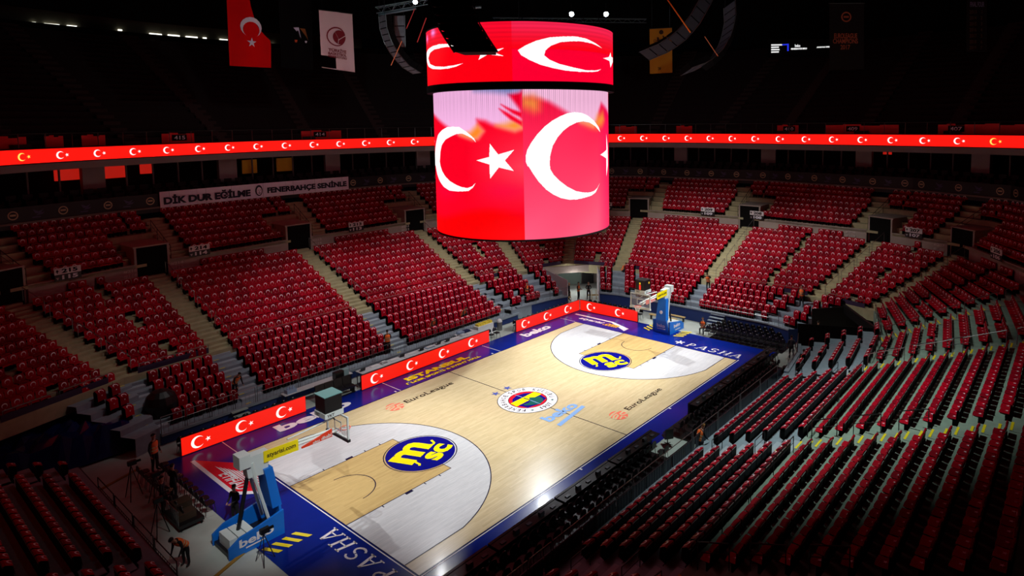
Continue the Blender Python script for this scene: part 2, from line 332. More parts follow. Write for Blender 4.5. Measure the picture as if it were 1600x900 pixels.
# ================================================================== the bowl
# aisle anchors: point where the upper rows start (d=5.4) and where they end (d=14.8)
UA = [((-23, -14.5), (-29, -19.2)), ((-16.6, -16.6), (-20, -24.8)), ((-11.3, -17.3), (-11.3, -26.7)), ((-.4, -17.3), (-.4, -26.7)), ((10.8, -17.2), (10.9, -26.6)), ((16.6, -16.6), (20, -24.8)), ((23, -14.5), (29, -19.2)),
      ((24.2, -9.8), (31.6, -12.6)), ((23.9, -.1), (32.7, 0)), ((23.9, 9.6), (31.6, 12.6)), ((22.0, 15.1), (28.7, 19.6)), ((16.6, 16.6), (20, 24.8)), ((10.7, 17), (11.8, 26.5)), ((-.4, 17.3), (-.2, 26.9)),
      ((-11, 17), (-11.6, 26.4)), ((-16.6, 16.6), (-20, 24.8)), ((-23, 14.5), (-29, 19.2)), ((-25.2, 9.8), (-32.6, 12.6)), ((-25.2, -.1), (-33.7, 0)), ((-25.2, -9.8), (-32.6, -12.6))]
NA = len(UA)
def anc(k, d):
    (x0, y0), (x1, y1) = UA[k % NA]; t = (d-5.4)/9.4
    return V3((x0+(x1-x0)*t, y0+(y1-y0)*t, 0))
SEATS = []     # (x,y,z,rz,type,labelinfo)
def sector(name, P0, Q0, P1, Q1, n, z0, dz, mt, seattype=None, insP=.75, insQ=.75, where='', zb=None, pitch=.53, gap=(), skip=None, lab=True, trimP=None, trimQ=None):
    """P->Q runs along a row (seen from the court: left to right or right to left), 0 front edge, 1 back edge"""
    P0, Q0, P1, Q1 = [V3((p[0], p[1], 0)) for p in (P0, Q0, P1, Q1)]
    mb = MB(); zprev = zb if zb is not None else z0-dz
    for i in range(n):
        a, b = i/n, (i+1)/n; z = z0+dz*i
        p, q, p2, q2 = P0.lerp(P1, a), Q0.lerp(Q1, a), P0.lerp(P1, b), Q0.lerp(Q1, b)
        mb.add([(p.x, p.y, zprev), (q.x, q.y, zprev), (q.x, q.y, z), (p.x, p.y, z)], [(0, 1, 2, 3)])
        mb.add([(p.x, p.y, z), (q.x, q.y, z), (q2.x, q2.y, z), (p2.x, p2.y, z)], [(0, 1, 2, 3)])
        zprev = z
        if seattype:
            d = (q2-p2); Ln = d.length; d.normalize(); nrm = (p2-p).normalized()
            fac = V3((-d.y, d.x, 0)); 
            if fac.dot(nrm) < 0: fac = -fac
            # seat local +y is the back; rz so that local y -> fac
            rz = math.atan2(-fac.x, fac.y)
            ip = insP; iq = insQ
            if trimP and i == n-1: ip = trimP
            if trimQ and i == n-1: iq = trimQ
            usable = Ln-ip-iq; cnt = int(usable/pitch)
            if cnt < 1: continue
            sp = usable/cnt
            for k in range(cnt):
                s = ip+sp*(k+.5); fr = s/Ln
                if any(g0 < fr+.0*i < g1 for g0, g1 in gap): continue
                if skip and skip(i, fr): continue
                c = p2+d*s-fac*.06
                SEATS.append((c.x, c.y, z, rz, seattype, where, i, k, cnt))
    o = mb.put(name, mt, **ST); return o
def aisle(k, dA, dB, n, z0, dz, mt, w=.65, off=0, yellow=False, offd=None):
    """steps of an aisle straight up anchor k, two per row"""
    (x0, y0), (x1, y1) = UA[k % NA]; v = (V3((x1, y1, 0))-V3((x0, y0, 0))).normalized(); u = V3((-v.y, v.x, 0))
    root = link('floor_aisle', None, None, (0, 0, 0), **ST)
    mbase = MB()
    for i in range(n):
        a = anc(k, dA+(dB-dA)*i/n)+u*off; b = anc(k, dA+(dB-dA)*(i+1)/n)+u*off; h = z0+dz*i
        m_ = a.lerp(b, .55)
        pts = [a-u*w-v*.0, a+u*w, a.lerp(b, .55)+u*w, a.lerp(b, .55)-u*w]
        MB().prism([(p.x, p.y, h-dz*.45) for p in pts], [(p.x, p.y, h+.012) for p in pts]).put('step', mt, root)
        pts = [m_-u*w, m_+u*w, b+u*w, b-u*w]
        MB().prism([(p.x, p.y, h-.01) for p in pts], [(p.x, p.y, h+dz*.5) for p in pts]).put('step', mt, root)
        if yellow:
            mb = MB()
            for q, hh in ((a, h), (m_, h+dz*.5)):
                pts = [q-u*w*.9, q+u*w*.3, q+u*w*.3+v*.09, q-u*w*.9+v*.09]
                mb.add([(p.x, p.y, hh+.02) for p in pts], [(0, 1, 2, 3)])
            mb.put('nosing', m_haz, root)
    return root
def handrail(pts, h=.9, posts=2, mt=None, label='', group=None, balusters=0, name='handrail', mid=True, r=.022):
    """rail over a list of base points"""
    o = thing(name, label, 'railing', tuple(pts[0]), 0, group); L0 = V3(pts[0]); P = [V3(p)-L0 for p in pts]; up = V3((0, 0, h))
    mb = MB(); mb.tube([p+up for p in P], r)
    if mid: mb.tube([p+up*.62 for p in P], r*.7, 4)
    mb.put('rail', mt or m_steel, o)
    tot = sum((P[i+1]-P[i]).length for i in range(len(P)-1))
    def at(s):
        for i in range(len(P)-1):
            l = (P[i+1]-P[i]).length
            if s <= l or i == len(P)-2: return P[i].lerp(P[i+1], min(1, s/max(l, 1e-6)))
            s -= l
    pm = MB().tube([(0, 0, 0), (0, 0, h)], r*.9, 5).mesh('post', mt or m_steel)
    for k in range(posts): link('post', pm, o, at(tot*k/max(1, posts-1)))
    if balusters:
        bm_ = MB()
        for k in range(balusters):
            q = at(tot*(k+.5)/balusters); bm_.tube([q, q+up*.62], .009, 3)
        b = bm_.put('balusters', mt or m_steel, o); b['kind'] = 'stuff'
    return o
# ---- upper block of the lower bowl (rows behind the beige stairs)
WH = {2: 'near stand, block left of its centre aisle', 3: 'near stand, block right of its centre aisle', 4: 'near stand, second block right of its centre aisle', 5: 'near right corner'}
for k in range(NA):
    mtx = m_green if k in (1, 2, 3, 4, 5) else m_beige
    far = k in (8, 9, 10, 11)
    gap = ()
    if k in (4, 5, 6, 10, 11, 14, 15, 9, 7): gap = ((.44, .5),)
    dd = (lambda d: d)
    n = 11
    # stair depth per side chosen to fit both anchors
    sector('floor_upper_rows', anc(k, 5.35), anc(k+1, 5.35), anc(k, 5.35+.875*n), anc(k+1, 5.35+.875*n), n, 2.75, .356, mtx, 'open', where=('U', k), gap=gap, zb=1.9, trimP=3.2, trimQ=3.2)
    if k not in (0, 17, 18, 19):
        aisle(k, 5.35, 5.35+.875*n, n, 2.75, .356, mtx if k in (2, 3, 4, 5) else m_beige, yellow=k in (2, 3, 4, 5))
        # concourse wall between this aisle and the next, with the way out at each aisle
for k in range(NA):
    D = 15.02
    a, b = anc(k, D), anc(k+1, D); d = (b-a).normalized(); u = V3((-d.y, d.x, 0)); 
    if u.dot(a) < 0: u = -u
    a1 = a+d*1.15; b1 = b-d*1.15; mb = MB()
    pts = [a1, b1, b1+u*.2, a1+u*.2]
    mb.prism([(p.x, p.y, 5.6) for p in pts], [(p.x, p.y, 7.45) for p in pts]); mb.put('wall_concourse', m_conwall, **ST)
    # 200 level
    n = 7; va = [(.46, .54)]
    def stair_side(q): q %= NA; return 1 if (q <= 8) else -1      # +1: the stair stands towards anchor q+1
    def sk(i, fr, L=(b-a).length, k=k):
        sP, sQ = fr*L, (1-fr)*L
        if i < 4 and (sP < 1.45 or sQ < 1.45): return True
        if stair_side(k) == 1 and 1.3 < sP < 2.75: return True
        if stair_side(k+1) == -1 and 1.3 < sQ < 2.75: return True
        return False
    sector('floor_upper_level', anc(k, D), anc(k+1, D), anc(k, D+.8*n), anc(k+1, D+.8*n), n, 7.4, .43, m_beige, 'open' if k not in (2, 3, 1, 0, 18, 19) else None, where=('T', k), zb=7.2, insP=.1, insQ=.1, skip=sk, pitch=.54)
# way out at each aisle: dark passage with concrete cheeks, and the stair to the upper level beside it
for k in range(5, 17):
    D = 15.02; a = anc(k, D); v = (anc(k, D+5)-a).normalized(); u = V3((-v.y, v.x, 0)); rz = math.atan2(v.y, v.x)-PI/2
    o = link('door_passage', None, None, (a.x, a.y, 0), rz, **ST)
    MB().box(-1.15, -1.0, -.02, 3.4, 6.3, 8.6).box(1.0, 1.15, -.02, 3.4, 6.3, 8.6).put('cheek_wall', m_conwall, o)
    MB().box(-1.0, 1.0, -.05, 3.3, 6.25, 8.6).put('shade_block', m_dark2, o)  # solid black block, the passage's shade put into its colour
    MB().box(-1.2, 1.2, -.0, 3.4, 8.6, 8.7).put('header', m_conwall, o)
    s_ = -1 if k <= 8 else 1
    st = MB()
    root = link('floor_aisle', None, None, (a.x, a.y, 0), rz, **ST)
    for i in range(12):
        y0 = .4+.4*i; st = MB().box(s_*2.0-.55, s_*2.0+.55, y0, y0+.4+.02, 7.25+.22*i, 7.62+.22*i).put('step', m_beige, root)
    lx = s_*1.3
    def W_(x, y, z, a=a, u=u, v=v): 
        q = a-u*x+v*y if False else a+V3((math.cos(rz)*x-math.sin(rz)*y, math.sin(rz)*x+math.cos(rz)*y, 0)); return (q.x, q.y, z)
    nm = ['near right', 'far right', 'right end', 'right end', 'centre end', 'tunnel end', 'far left corner', 'left stand', 'left stand', 'left stand', 'left stand', 'left corner']
    handrail([W_(s_*1.35, .2, 7.45), W_(s_*1.35, 1.0, 7.85), W_(s_*1.35, 3.4, 9.15)], .95, 4, m_bkst, 'dark rail beside the upper stair above the %s aisle, passage number %s' % (ORD[k-5], ORD[k-5]) if False else 'dark handrail of the upper level stair beside the %s dark passage from the right' % ORD[k-5], 'upper stair handrails')
# ---- lower retractable stands
def wall(name, pts, z0, z1, mt, th=.12, **kw):
    mb = MB()
    for a, b in zip(pts[:-1], pts[1:]):
        a = V3((a[0], a[1], 0)); b = V3((b[0], b[1], 0)); d = (b-a).normalized(); u = V3((-d.y, d.x, 0))*th
        mb.prism([(p.x, p.y, z0) for p in (a, b, b+u, a+u)], [(p.x, p.y, z1) for p in (a, b, b+u, a+u)])
    return mb.put(name, mt, **ST)
m_deckn = m_deck
for sy in (1, -1):
    xs = [-16.3, -11.15, -.4, 10.75]
    for j in range(3):
        sector('floor_lower_stand', (xs[j], sy*12.05), (xs[j+1], sy*12.05), (xs[j], sy*17.2), (xs[j+1], sy*17.2), 6, .65, .34, m_deck, 'fold', where=('L', j, sy), zb=.0, pitch=.55)
    wall('wall_front', [(-16.3, sy*12.0), (11.5, sy*12.0)], 0, .64, m_navyw, .04)
    MB().box(-16.3, 11.5, min(sy*11.8, sy*12.1), max(sy*11.8, sy*12.1), .52, .66).put('trim_stand_edge', m_deck, **ST)
    e = lambda x, y: (x, sy*y)
    sector('floor_lower_stand', e(10.75, 12.1), e(15.2, 11.5), e(10.75, 17.2), e(16.6, 16.5), 5, .99, .34, m_deck, 'fold', where=('L', 3, sy), zb=.0, insP=.75, insQ=.7, pitch=.55, gap=((.42, .5),))
    sector('floor_lower_stand', e(15.2, 11.5), e(17.0, 10.9), e(16.6, 16.5), e(19.2, 15.8), 5, .99, .34, m_deck, 'fold', where=('L', 4, sy), zb=.0, insP=.7, insQ=.3, pitch=.55)
    sector('floor_lower_stand', e(19.7, 9.2), e(20.25, 7.3), e(23.5, 12.3), e(23.9, 9.7), 5, 1.02, .33, m_deck, 'fold', where=('L', 5, sy), zb=.0, insP=.25, insQ=.7, pitch=.55)
    sector('floor_lower_stand', e(20.25, 7.3), e(20.4, -.1 if sy > 0 else .1), e(23.9, 9.7), e(23.9, -.1 if sy > 0 else .1), 5, 1.02, .33, m_deck, 'fold', where=('L', 6, sy), zb=.0, insP=.75, insQ=.7, pitch=.55, gap=((.2, .26),))
    wall('wall_front', [e(11.4, 12.05), e(15.2, 11.45), e(17.0, 10.85)], 0, 1.1, m_navyw, .04*sy)
    wall('wall_front', [e(19.65, 9.15), e(20.2, 7.3), e(20.35, 0)], 0, 1.1, m_navyw, .04*sy)
    wall('trim_stand_edge', [e(11.4, 12.0), e(15.2, 11.4), e(17.0, 10.8)], 1.02, 1.12, m_deck, .3*sy)
    wall('trim_stand_edge', [e(19.6, 9.15), e(20.15, 7.3), e(20.3, 0)], 1.02, 1.12, m_deck, .3*sy)
    # tunnel mouth under the corner rows
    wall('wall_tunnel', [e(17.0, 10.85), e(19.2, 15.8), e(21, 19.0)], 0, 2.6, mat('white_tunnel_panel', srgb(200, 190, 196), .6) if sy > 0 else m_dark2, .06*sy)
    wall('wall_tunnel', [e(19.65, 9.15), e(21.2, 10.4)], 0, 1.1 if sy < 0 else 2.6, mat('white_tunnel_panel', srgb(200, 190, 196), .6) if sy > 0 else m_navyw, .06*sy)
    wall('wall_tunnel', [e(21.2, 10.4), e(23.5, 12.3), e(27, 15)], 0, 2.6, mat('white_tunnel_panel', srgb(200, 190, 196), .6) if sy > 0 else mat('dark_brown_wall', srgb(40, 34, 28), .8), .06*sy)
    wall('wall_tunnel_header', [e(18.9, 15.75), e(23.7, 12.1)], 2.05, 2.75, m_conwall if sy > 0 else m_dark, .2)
    for (p, q) in (((12.0, 12.05), (15.2, 11.5)), ((15.2, 11.5), (17.0, 10.9)), ((19.7, 9.2), (20.25, 7.3)), ((20.25, 7.3), (20.4, .2))):
        L_ = (V3(p)-V3(q)).length if False else math.dist(p, q)
        handrail([(p[0], sy*p[1], 1.1), (q[0], sy*q[1], 1.1)], .8, 3, m_steel, 'low steel rail on the %s front wall of the %s stand' % ({12.0: 'first corner', 15.2: 'second corner', 19.7: 'short end', 20.25: 'long end'}[p[0]], 'far' if sy > 0 else 'right'), 'front wall rails', balusters=int(L_/.22))
    for j in range(3):
        for h in range(4):
            xa = xs[j]+(xs[j+1]-xs[j])*h/4; xb = xs[j]+(xs[j+1]-xs[j])*(h+1)/4-.12
            handrail([(xa, sy*11.88, .65), (xb, sy*11.88, .65)], .95 if sy > 0 else 1.05, 2, m_steel, 'front guard rail of the %s stand, panel %s of the %s block' % ('far' if sy > 0 else 'near', ORD[h], ORD[j]), 'stand front guard rails', balusters=int((xb-xa)/.2))
    for x0 in xs[:]:
        root = link('floor_aisle', None, None, (0, 0, 0), **ST)
        for i in range(6):
            y0 = 12.05+.858*i; z = .65+.34*i
            if x0 > 10: 
                if i == 0: continue
            a_, b_ = sorted((sy*(y0+.5), sy*(y0+.86))); MB().box(x0-.62, x0+.62, a_, b_, z, z+.17).put('step', mat('pale_steel_step', srgb(165, 178, 188), .5), root)
            a_, b_ = sorted((sy*(y0+.02), sy*(y0+.1))); MB().box(x0-.6, x0-.3 if sy > 0 else x0-.4, a_, b_, z+.004, z+.012).put('nosing', m_haz, root)
# black glass behind the near rail
for j in range(12):
    x0 = -16.2+j*2.3; tag = 'dark navy panel hung on the near front guard rail, %s from the left' % ORD[j]
    MB().box(x0, x0+2.2, -11.86, -11.83, .62, 1.32).put('rail_panel', mat('dark_navy_panel', srgb(22, 30, 52), .4), label=tag, category='panel', group='near rail panels')
# rail along the front of the beige upper rows
for k in range(1, 17):
    a, b = anc(k, 5.45), anc(k+1, 5.45)
    if k in (17, 18): continue
    d = (b-a).normalized(); a = a+d*.8; b = b-d*.8
    for h in range(2):
        p = a.lerp(b, h*.5); q = a.lerp(b, h*.5+.48)
        handrail([(p.x, p.y, 2.75), (q.x, q.y, 2.75)], .55 if k > 5 else .75, 3, m_steel if k > 5 else m_bkst, 'thin front rail of upper block %s counted from the near left, %s half' % (ORD[k-1], 'first' if h == 0 else 'second'), 'upper block front rails', mid=k < 6)
    mb = MB(); dn = V3((-d.y, d.x, 0)); p, q = a+dn*.02, b+dn*.02
    if k > 5: mb.prism([(p.x, p.y, 2.72), (q.x, q.y, 2.72), (q.x, q.y+.03, 2.72), (p.x, p.y+.03, 2.72)], [(p.x, p.y, 3.1), (q.x, q.y, 3.1), (q.x, q.y+.03, 3.1), (p.x, p.y+.03, 3.1)]).put('wall_front_screen', mat('plum_cloth', srgb(48, 30, 66), .7), **ST)
# handrails along the beige aisles
for k in (4, 5, 6, 7, 8, 10, 11, 12, 13, 14, 15):
    side = -1 if k >= 10 else 1
    for h in range(4):
        p, q = anc(k, 5.6+2.35*h), anc(k, 5.6+2.35*h+1.9); v = (q-p).normalized(); u = V3((-v.y, v.x, 0))*.66*(1 if side < 0 else -1)
        if k >= 10: u = -u
        zf = lambda d: 2.75+.356*(d-5.35)/.875+.1
        handrail([(p.x+u.x, p.y+u.y, zf(5.6+2.35*h)), (q.x+u.x, q.y+u.y, zf(5.6+2.35*h+1.9))], .85, 2, m_steel, 'sloping steel handrail, %s up the aisle, aisle %s from the near right' % (ORD[h], ORD[k-4]), 'aisle handrails', mid=False)
for x0 in (-.4, 10.75, -11.15):
    for h, y in enumerate((-13.2, -15.4)):
        z = .65+.34*int((-y-12.05)/.858)
        handrail([(x0-.55, y, z), (x0+.55, y-.0, z)], .85, 2, m_bkst, 'short dark guard rail, %s one across the %s near aisle' % (ORD[h], {-.4: 'middle', 10.75: 'right', -11.15: 'left'}[x0]), 'near aisle guard rails')
    for y in (-17.6, -19.4, -21.2):
        z = 2.75+.356*int((-y-17.3)/.875)
        handrail([(x0+.62, y, z), (x0+.62, y-1.1, z+.4)], .95, 2, m_bkst, 'dark handrail, %s up the %s near upper aisle' % (ORD[int((-y-17)/1.8)], {-.4: 'middle', 10.75: 'right', -11.15: 'left'}[x0]), 'near upper handrails')
# left end stand
for (ya, yb, j) in ((11.4, 9.7, 0), (9.7, -.1, 1), (-.1, -9.8, 2)):
    sector('floor_lower_stand', (-20.1, ya), (-20.1, yb), (-24.6, ya+.4), (-24.6, yb), 5, .65, .34, m_deck, 'fold', where=('E', j), zb=0, pitch=.55, insP=.6, insQ=.6)
sector('floor_lower_stand', (-16.3, 12.05), (-17.6, 11.6), (-16.3, 17.2), (-19.6, 15.9), 5, .99, .34, m_deck, 'fold', where=('L', 7, 1), zb=0, pitch=.55)
wall('wall_front', [(-20.1, 11.4), (-20.1, -9.8)], 0, .64, m_dark, .05)
for h in range(4):
    handrail([(-20.0, 8.6-2.4*h, 0), (-20.0, 6.35-2.4*h, 0)], 1.05, 2, m_bkst, 'black crowd barrier before the dark left end stand, %s from the back' % ORD[h], 'crowd barriers', balusters=10, name='crowd_barrier')

# ---- signs on the concourse wall
SG_N = [0]
def sign(k, fr, t1, t2, dd=15.0, up=0):
    SG_N[0] += 1
    a, b = anc(k, dd), anc(k+1, dd); d = (b-a).normalized(); u = V3((d.y, -d.x, 0))
    c = a.lerp(b, fr)
    if u.dot(c) > 0: u = -u
    right = V3((0, 0, 1)).cross(u)  # to the reader's right when facing the board
    o = thing('section_sign', 'white over black board reading %s and %s, %s from the left' % (t1, t2, ORD[SG_N[0]-1]), 'sign', (c.x+u.x*.1, c.y+u.y*.1, 7.35), 0, None)
    P = lambda x, z, e=0: V3((right.x*x+u.x*e, right.y*x+u.y*e, z))
    def board(z0, z1, mt, nm):
        mb = MB(); mb.prism([P(-.75, z0), P(.75, z0), P(.75, z1), P(-.75, z1)], [P(-.75, z0, .04), P(.75, z0, .04), P(.75, z1, .04), P(-.75, z1, .04)]); mb.put(nm, mt, o)
    board(.42, .84, mat('white_board', srgb(225, 225, 225), .5), 'upper_board'); board(0, .42, mat('black_board', (.01, .01, .012), .5), 'lower_board')
    for z, t, mt in ((.5, t1, m_dark2), (.08, t2, m_wpaint)):
        text_on('lettering', t, lambda x, y: P(-.35+.9*x, z+.27*y, .045), mt, o, bold=.04)
        s = 1 if z > .4 else -1; cz = z+.135
        MB().add([P(-.6, cz+.13*s, .046), P(-.7, cz-.02*s, .046), P(-.5, cz-.02*s, .046)], [(0, 1, 2), (2, 1, 0)]).add([P(-.63, cz, .046), P(-.57, cz, .046), P(-.57, cz-.12, .046), P(-.63, cz-.12, .046)], [(0, 1, 2, 3), (3, 2, 1, 0)]).put('arrow', mt, o)
sign(14, .62, '215', '115'); sign(13, .72, '214', '114'); sign(12, .55, '213', '113'); sign(9, .5, '210', '110'); sign(8, .55, '209', '109') if False else sign(8, .35, '209', '109')
sign(7, .93, '208', '108'); sign(6, .55, '207', '107'); sign(5, .5, '206', '106')
def wall_number(k, fr, t1, t2):
    a, b = anc(k, 14.99), anc(k+1, 14.99); d = (b-a).normalized(); u = V3((d.y, -d.x, 0)); c = a.lerp(b, fr)
    if u.dot(c) > 0: u = -u
    right = V3((0, 0, 1)).cross(u)
    for t, z in ((t1, 6.95), (t2, 6.62)):
        text_on('wall_lettering', t, lambda x, y: V3((c.x+right.x*(x-.5)*.9+u.x*.03, c.y+right.y*(x-.5)*.9+u.y*.03, z+.24*y)), mat('pale_wall_print', srgb(205, 195, 190), .7), None, bold=.02, kind='structure')
for k, fr, a_, b_ in ((14, .82, '#216', '#116'), (13, .14, '#214', '#115'), (12, .13, '#213', '#114'), (12, .9, '#212', '#112'), (7, .2, '#208', '#109'), (6, .25, '#207', '#108'), (5, .2, '#206', '#107')):
    wall_number(k, 1-fr if k > 9 else fr, a_, b_)
# ---- dark band with club crests behind the upper level
DB = 20.75
m_band = mat('black_band', srgb(14, 13, 24), .6); m_crest = mat('crest_cream', srgb(190, 170, 135), .6); m_wing = mat('crest_purple', srgb(70, 60, 105), .6)
m_lip = mat('band_lip', srgb(120, 105, 100), .8)
crest_o, crest_i = [(.31*math.cos(t), .31*math.sin(t)) for t in np.linspace(0, 2*PI, 20)], [(.23*math.cos(t), .23*math.sin(t)) for t in np.linspace(0, 2*PI, 20)]
_c = MB(); _c.add([(x, 0, y) for x, y in crest_o]+[(x, 0, y) for x, y in crest_i], [(i, i+1, 21+i-0, 20+i) for i in range(19)]); _c.add([(-.17, 0, -.05), (.17, 0, -.05), (.17, 0, .08), (-.17, 0, .08)], [(0, 1, 2, 3)])
ME_CR = _c.mesh('club_crest', m_crest)
_w = MB(); _w.add([(-.4, 0, -.3), (.1, 0, -.3), (.1, 0, -.22), (-.4, 0, -.22)], [(0, 1, 2, 3)]).add([(-.35, 0, .3), (-.2, 0, 0), (.1, 0, .0), (.3, 0, .25), (.0, 0, .12)], [(0, 1, 2, 3, 4)]).add([(-.2, 0, -.15), (.2, 0, -.1), (.35, 0, .05), (0, 0, .0)], [(0, 1, 2, 3)])
ME_WG = _w.mesh('wing_emblem', m_wing)
for k in range(5, 17):
    a, b = anc(k, DB), anc(k+1, DB)
    if k >= 6 and k <= 8: a = a*1.0
    d = (b-a).normalized(); u = V3((d.y, -d.x, 0))
    if u.dot(a) > 0: u = -u
    L_ = (b-a).length
    def Q(p, z, e=0): return (p.x+u.x*e, p.y+u.y*e, z)
    wl = MB().prism([Q(a, 10.4), Q(b, 10.4), Q(b, 10.4, .2), Q(a, 10.4, .2)], [Q(a, 11.9), Q(b, 11.9), Q(b, 11.9, .2), Q(a, 11.9, .2)]).put('wall_crest_band', m_band, **ST)
    MB().prism([Q(a, 10.72), Q(b, 10.72), Q(b, 10.72, .35), Q(a, 10.72, .35)], [Q(a, 10.86), Q(b, 10.86), Q(b, 10.86, .35), Q(a, 10.86, .35)]).put('trim_band_lip', m_lip, **ST)
    cnt = int(L_/1.45)
    rz = math.atan2(-u.x, u.y)+PI
    for i in range(cnt):
        p = a.lerp(b, (i+.5)/cnt)
        link('crest' if i % 2 == 0 else 'wing_emblem', ME_CR if i % 2 == 0 else ME_WG, wl, Q(p, 11.36, .23), rz)
# long white banner hung over the band
a = V3((-9.6, 32.9-.75, 0)); 
def bandpt(t, z, e=.3):
    # follow band from aisle 15 towards 13
    P = [anc(15, DB), anc(14, DB), anc(13, DB), anc(12, DB)]
    s = t
    for i in range(3):
        l = (P[i+1]-P[i]).length
        if s <= l or i == 2:
            p = P[i].lerp(P[i+1], s/l); d = (P[i+1]-P[i]).normalized(); u = V3((d.y, -d.x, 0)); return V3((p.x+u.x*e, p.y+u.y*e, z))
        s -= l
s0 = (V3(anc(15, DB))-V3(anc(14, DB))).length
T0 = s0+(-9.6+12.45); T1 = T0+17.1
bn = thing('long_banner', 'long pale banner lettered DİK DUR EĞİLME FENERBAHÇE SENİNLE', 'banner', (0, 0, 0))
mb = MB(); n = 24
for i in range(n):
    ta, tb = T0+(T1-T0)*i/n, T0+(T1-T0)*(i+1)/n; wv = .03*math.sin(i*1.7)
    mb.add([bandpt(ta, 10.75, .42+wv), bandpt(tb, 10.75, .42), bandpt(tb, 12.05, .42), bandpt(ta, 12.05, .42+wv)], [(0, 1, 2, 3)])
mb.put('banner_cloth', mat('pale_banner_cloth', srgb(245, 236, 255), .8), bn, smooth=True)
m_ink = mat('navy_ink', srgb(18, 16, 48), .7)
for t, f0, f1 in (('DİK DUR EĞİLME', .015, .43), ('FENERBAHÇE SENİNLE', .52, .985)):
    text_on('lettering', t, lambda x, y: bandpt(T0+(T1-T0)*(f0+(f1-f0)*x), 10.98+.8*y, .50), m_ink, bn, bold=.05)
mb = MB(); cx = T0+(T1-T0)*.475
mb.add([bandpt(cx+.33*math.cos(t), 11.42+.5*math.sin(t), .50) for t in np.linspace(0, 2*PI, 18)[:-1]], [tuple(range(17))]); mb.put('portrait_outline', m_ink, bn)
MB().add([bandpt(cx+.24*math.cos(t), 11.38+.36*math.sin(t), .53) for t in np.linspace(0, 2*PI, 18)[:-1]], [tuple(range(17))]).put('portrait_face', mat('pale_banner_cloth'), bn)
mb = MB()
for dx, dz, w, h in ((-.1, .08, .1, .03), (.1, .08, .1, .03), (0, -.05, .04, .12), (0, -.2, .2, .07)):
    mb.add([bandpt(cx+dx-w/2, 11.38+dz-h/2, .55), bandpt(cx+dx+w/2, 11.38+dz-h/2, .55), bandpt(cx+dx+w/2, 11.38+dz+h/2, .55), bandpt(cx+dx-w/2, 11.38+dz+h/2, .55)], [(0, 1, 2, 3)])
mb.put('portrait_features', m_ink, bn)

# ---- suites, ribbon screen, upper deck
RB = [(-33, 2), (-30.5, 13), (-25, 23), (-19.4, 27.6), (-15.5, 29.7), (-11.4, 31.0), (-6.5, 32.0), (-.7, 32.6), (4.5, 31.9), (10.8, 30.4), (16, 28.6), (22, 25.4), (27, 21), (31, 16.2), (33, 10.5), (33.5, 5.2), (33, -2), (32.7, -8), (32, -14), (30.4, -22.5), (26, -31)]
def smooth_poly(P, n=4):
    out = []
    for i in range(len(P)-1):
        p0, p1, p2, p3 = P[max(i-1, 0)], P[i], P[i+1], P[min(i+2, len(P)-1)]
        for j in range(n):
            t = j/n
            out.append(tuple(.5*((2*p1[c])+(-p0[c]+p2[c])*t+(2*p0[c]-5*p1[c]+4*p2[c]-p3[c])*t*t+(-p0[c]+3*p1[c]-3*p2[c]+p3[c])*t**3) for c in (0, 1)))
    out.append(P[-1]); return out
class Path:
    def __init__(q, P):
        q.P = [V3((p[0], p[1])) for p in P]; q.c = [0]
        for i in range(len(P)-1): q.c.append(q.c[-1]+(q.P[i+1]-q.P[i]).length)
        q.L = q.c[-1]
        q.n = []
        for j in range(len(P)):
            d = (q.P[min(j+1, len(P)-1)]-q.P[max(j-1, 0)]).normalized(); q.n.append(V3((-d.y, d.x)))
    def at(q, s, off=0):
        s = max(0, min(q.L-1e-3, s)); i = max(j for j in range(len(q.c)-1) if q.c[j] <= s); t = (s-q.c[i])/(q.c[i+1]-q.c[i])
        return q.P[i].lerp(q.P[i+1], t)+q.n[i].lerp(q.n[i+1], t).normalized()*off
RIB = Path(smooth_poly(RB)); BAND = Path([anc(k, 20.95) for k in range(17, 4, -1)])
RL = RIB.L
def ribp(s, off=0): return RIB.at(s, off)
def ribbon(name, mt, o0, z0, o1, z1, s0=0, s1=None, step=1.0, parent=None, path=None, **kw):
    path = path or RIB; s1 = path.L if s1 is None else s1; n = max(2, int((s1-s0)/step)); mb = MB(); v = []
    for i in range(n+1):
        s = s0+(s1-s0)*i/n; a = path.at(s, o0); b = path.at(s, o1); v += [(a.x, a.y, z0), (b.x, b.y, z1)]
    mb.add(v, [(2*i, 2*i+1, 2*i+3, 2*i+2) for i in range(n)]); return mb.put(name, mt, parent, **kw)
m_led = mat('red_led_screen', (1, .006, .003), emit=1.4); m_ledw = mat('white_led_screen', (1, .9, .9), emit=1.3); m_ledy = mat('yellow_led_screen', (1, .75, .12), emit=1.1)
led = thing('ribbon_screen', 'long curved red ribbon screen with white crescents round the upper deck', 'screen', (0, 0, 0))
ribbon('screen_face', m_led, 0, 14.97, 0, 15.9, parent=led); ribbon('screen_back', m_dark, .12, 14.9, .12, 15.97, parent=led); ribbon('screen_edge', m_dark, -.02, 15.9, .15, 15.93, parent=led); ribbon('screen_edge', m_dark, 0, 14.97, .14, 14.9, parent=led)
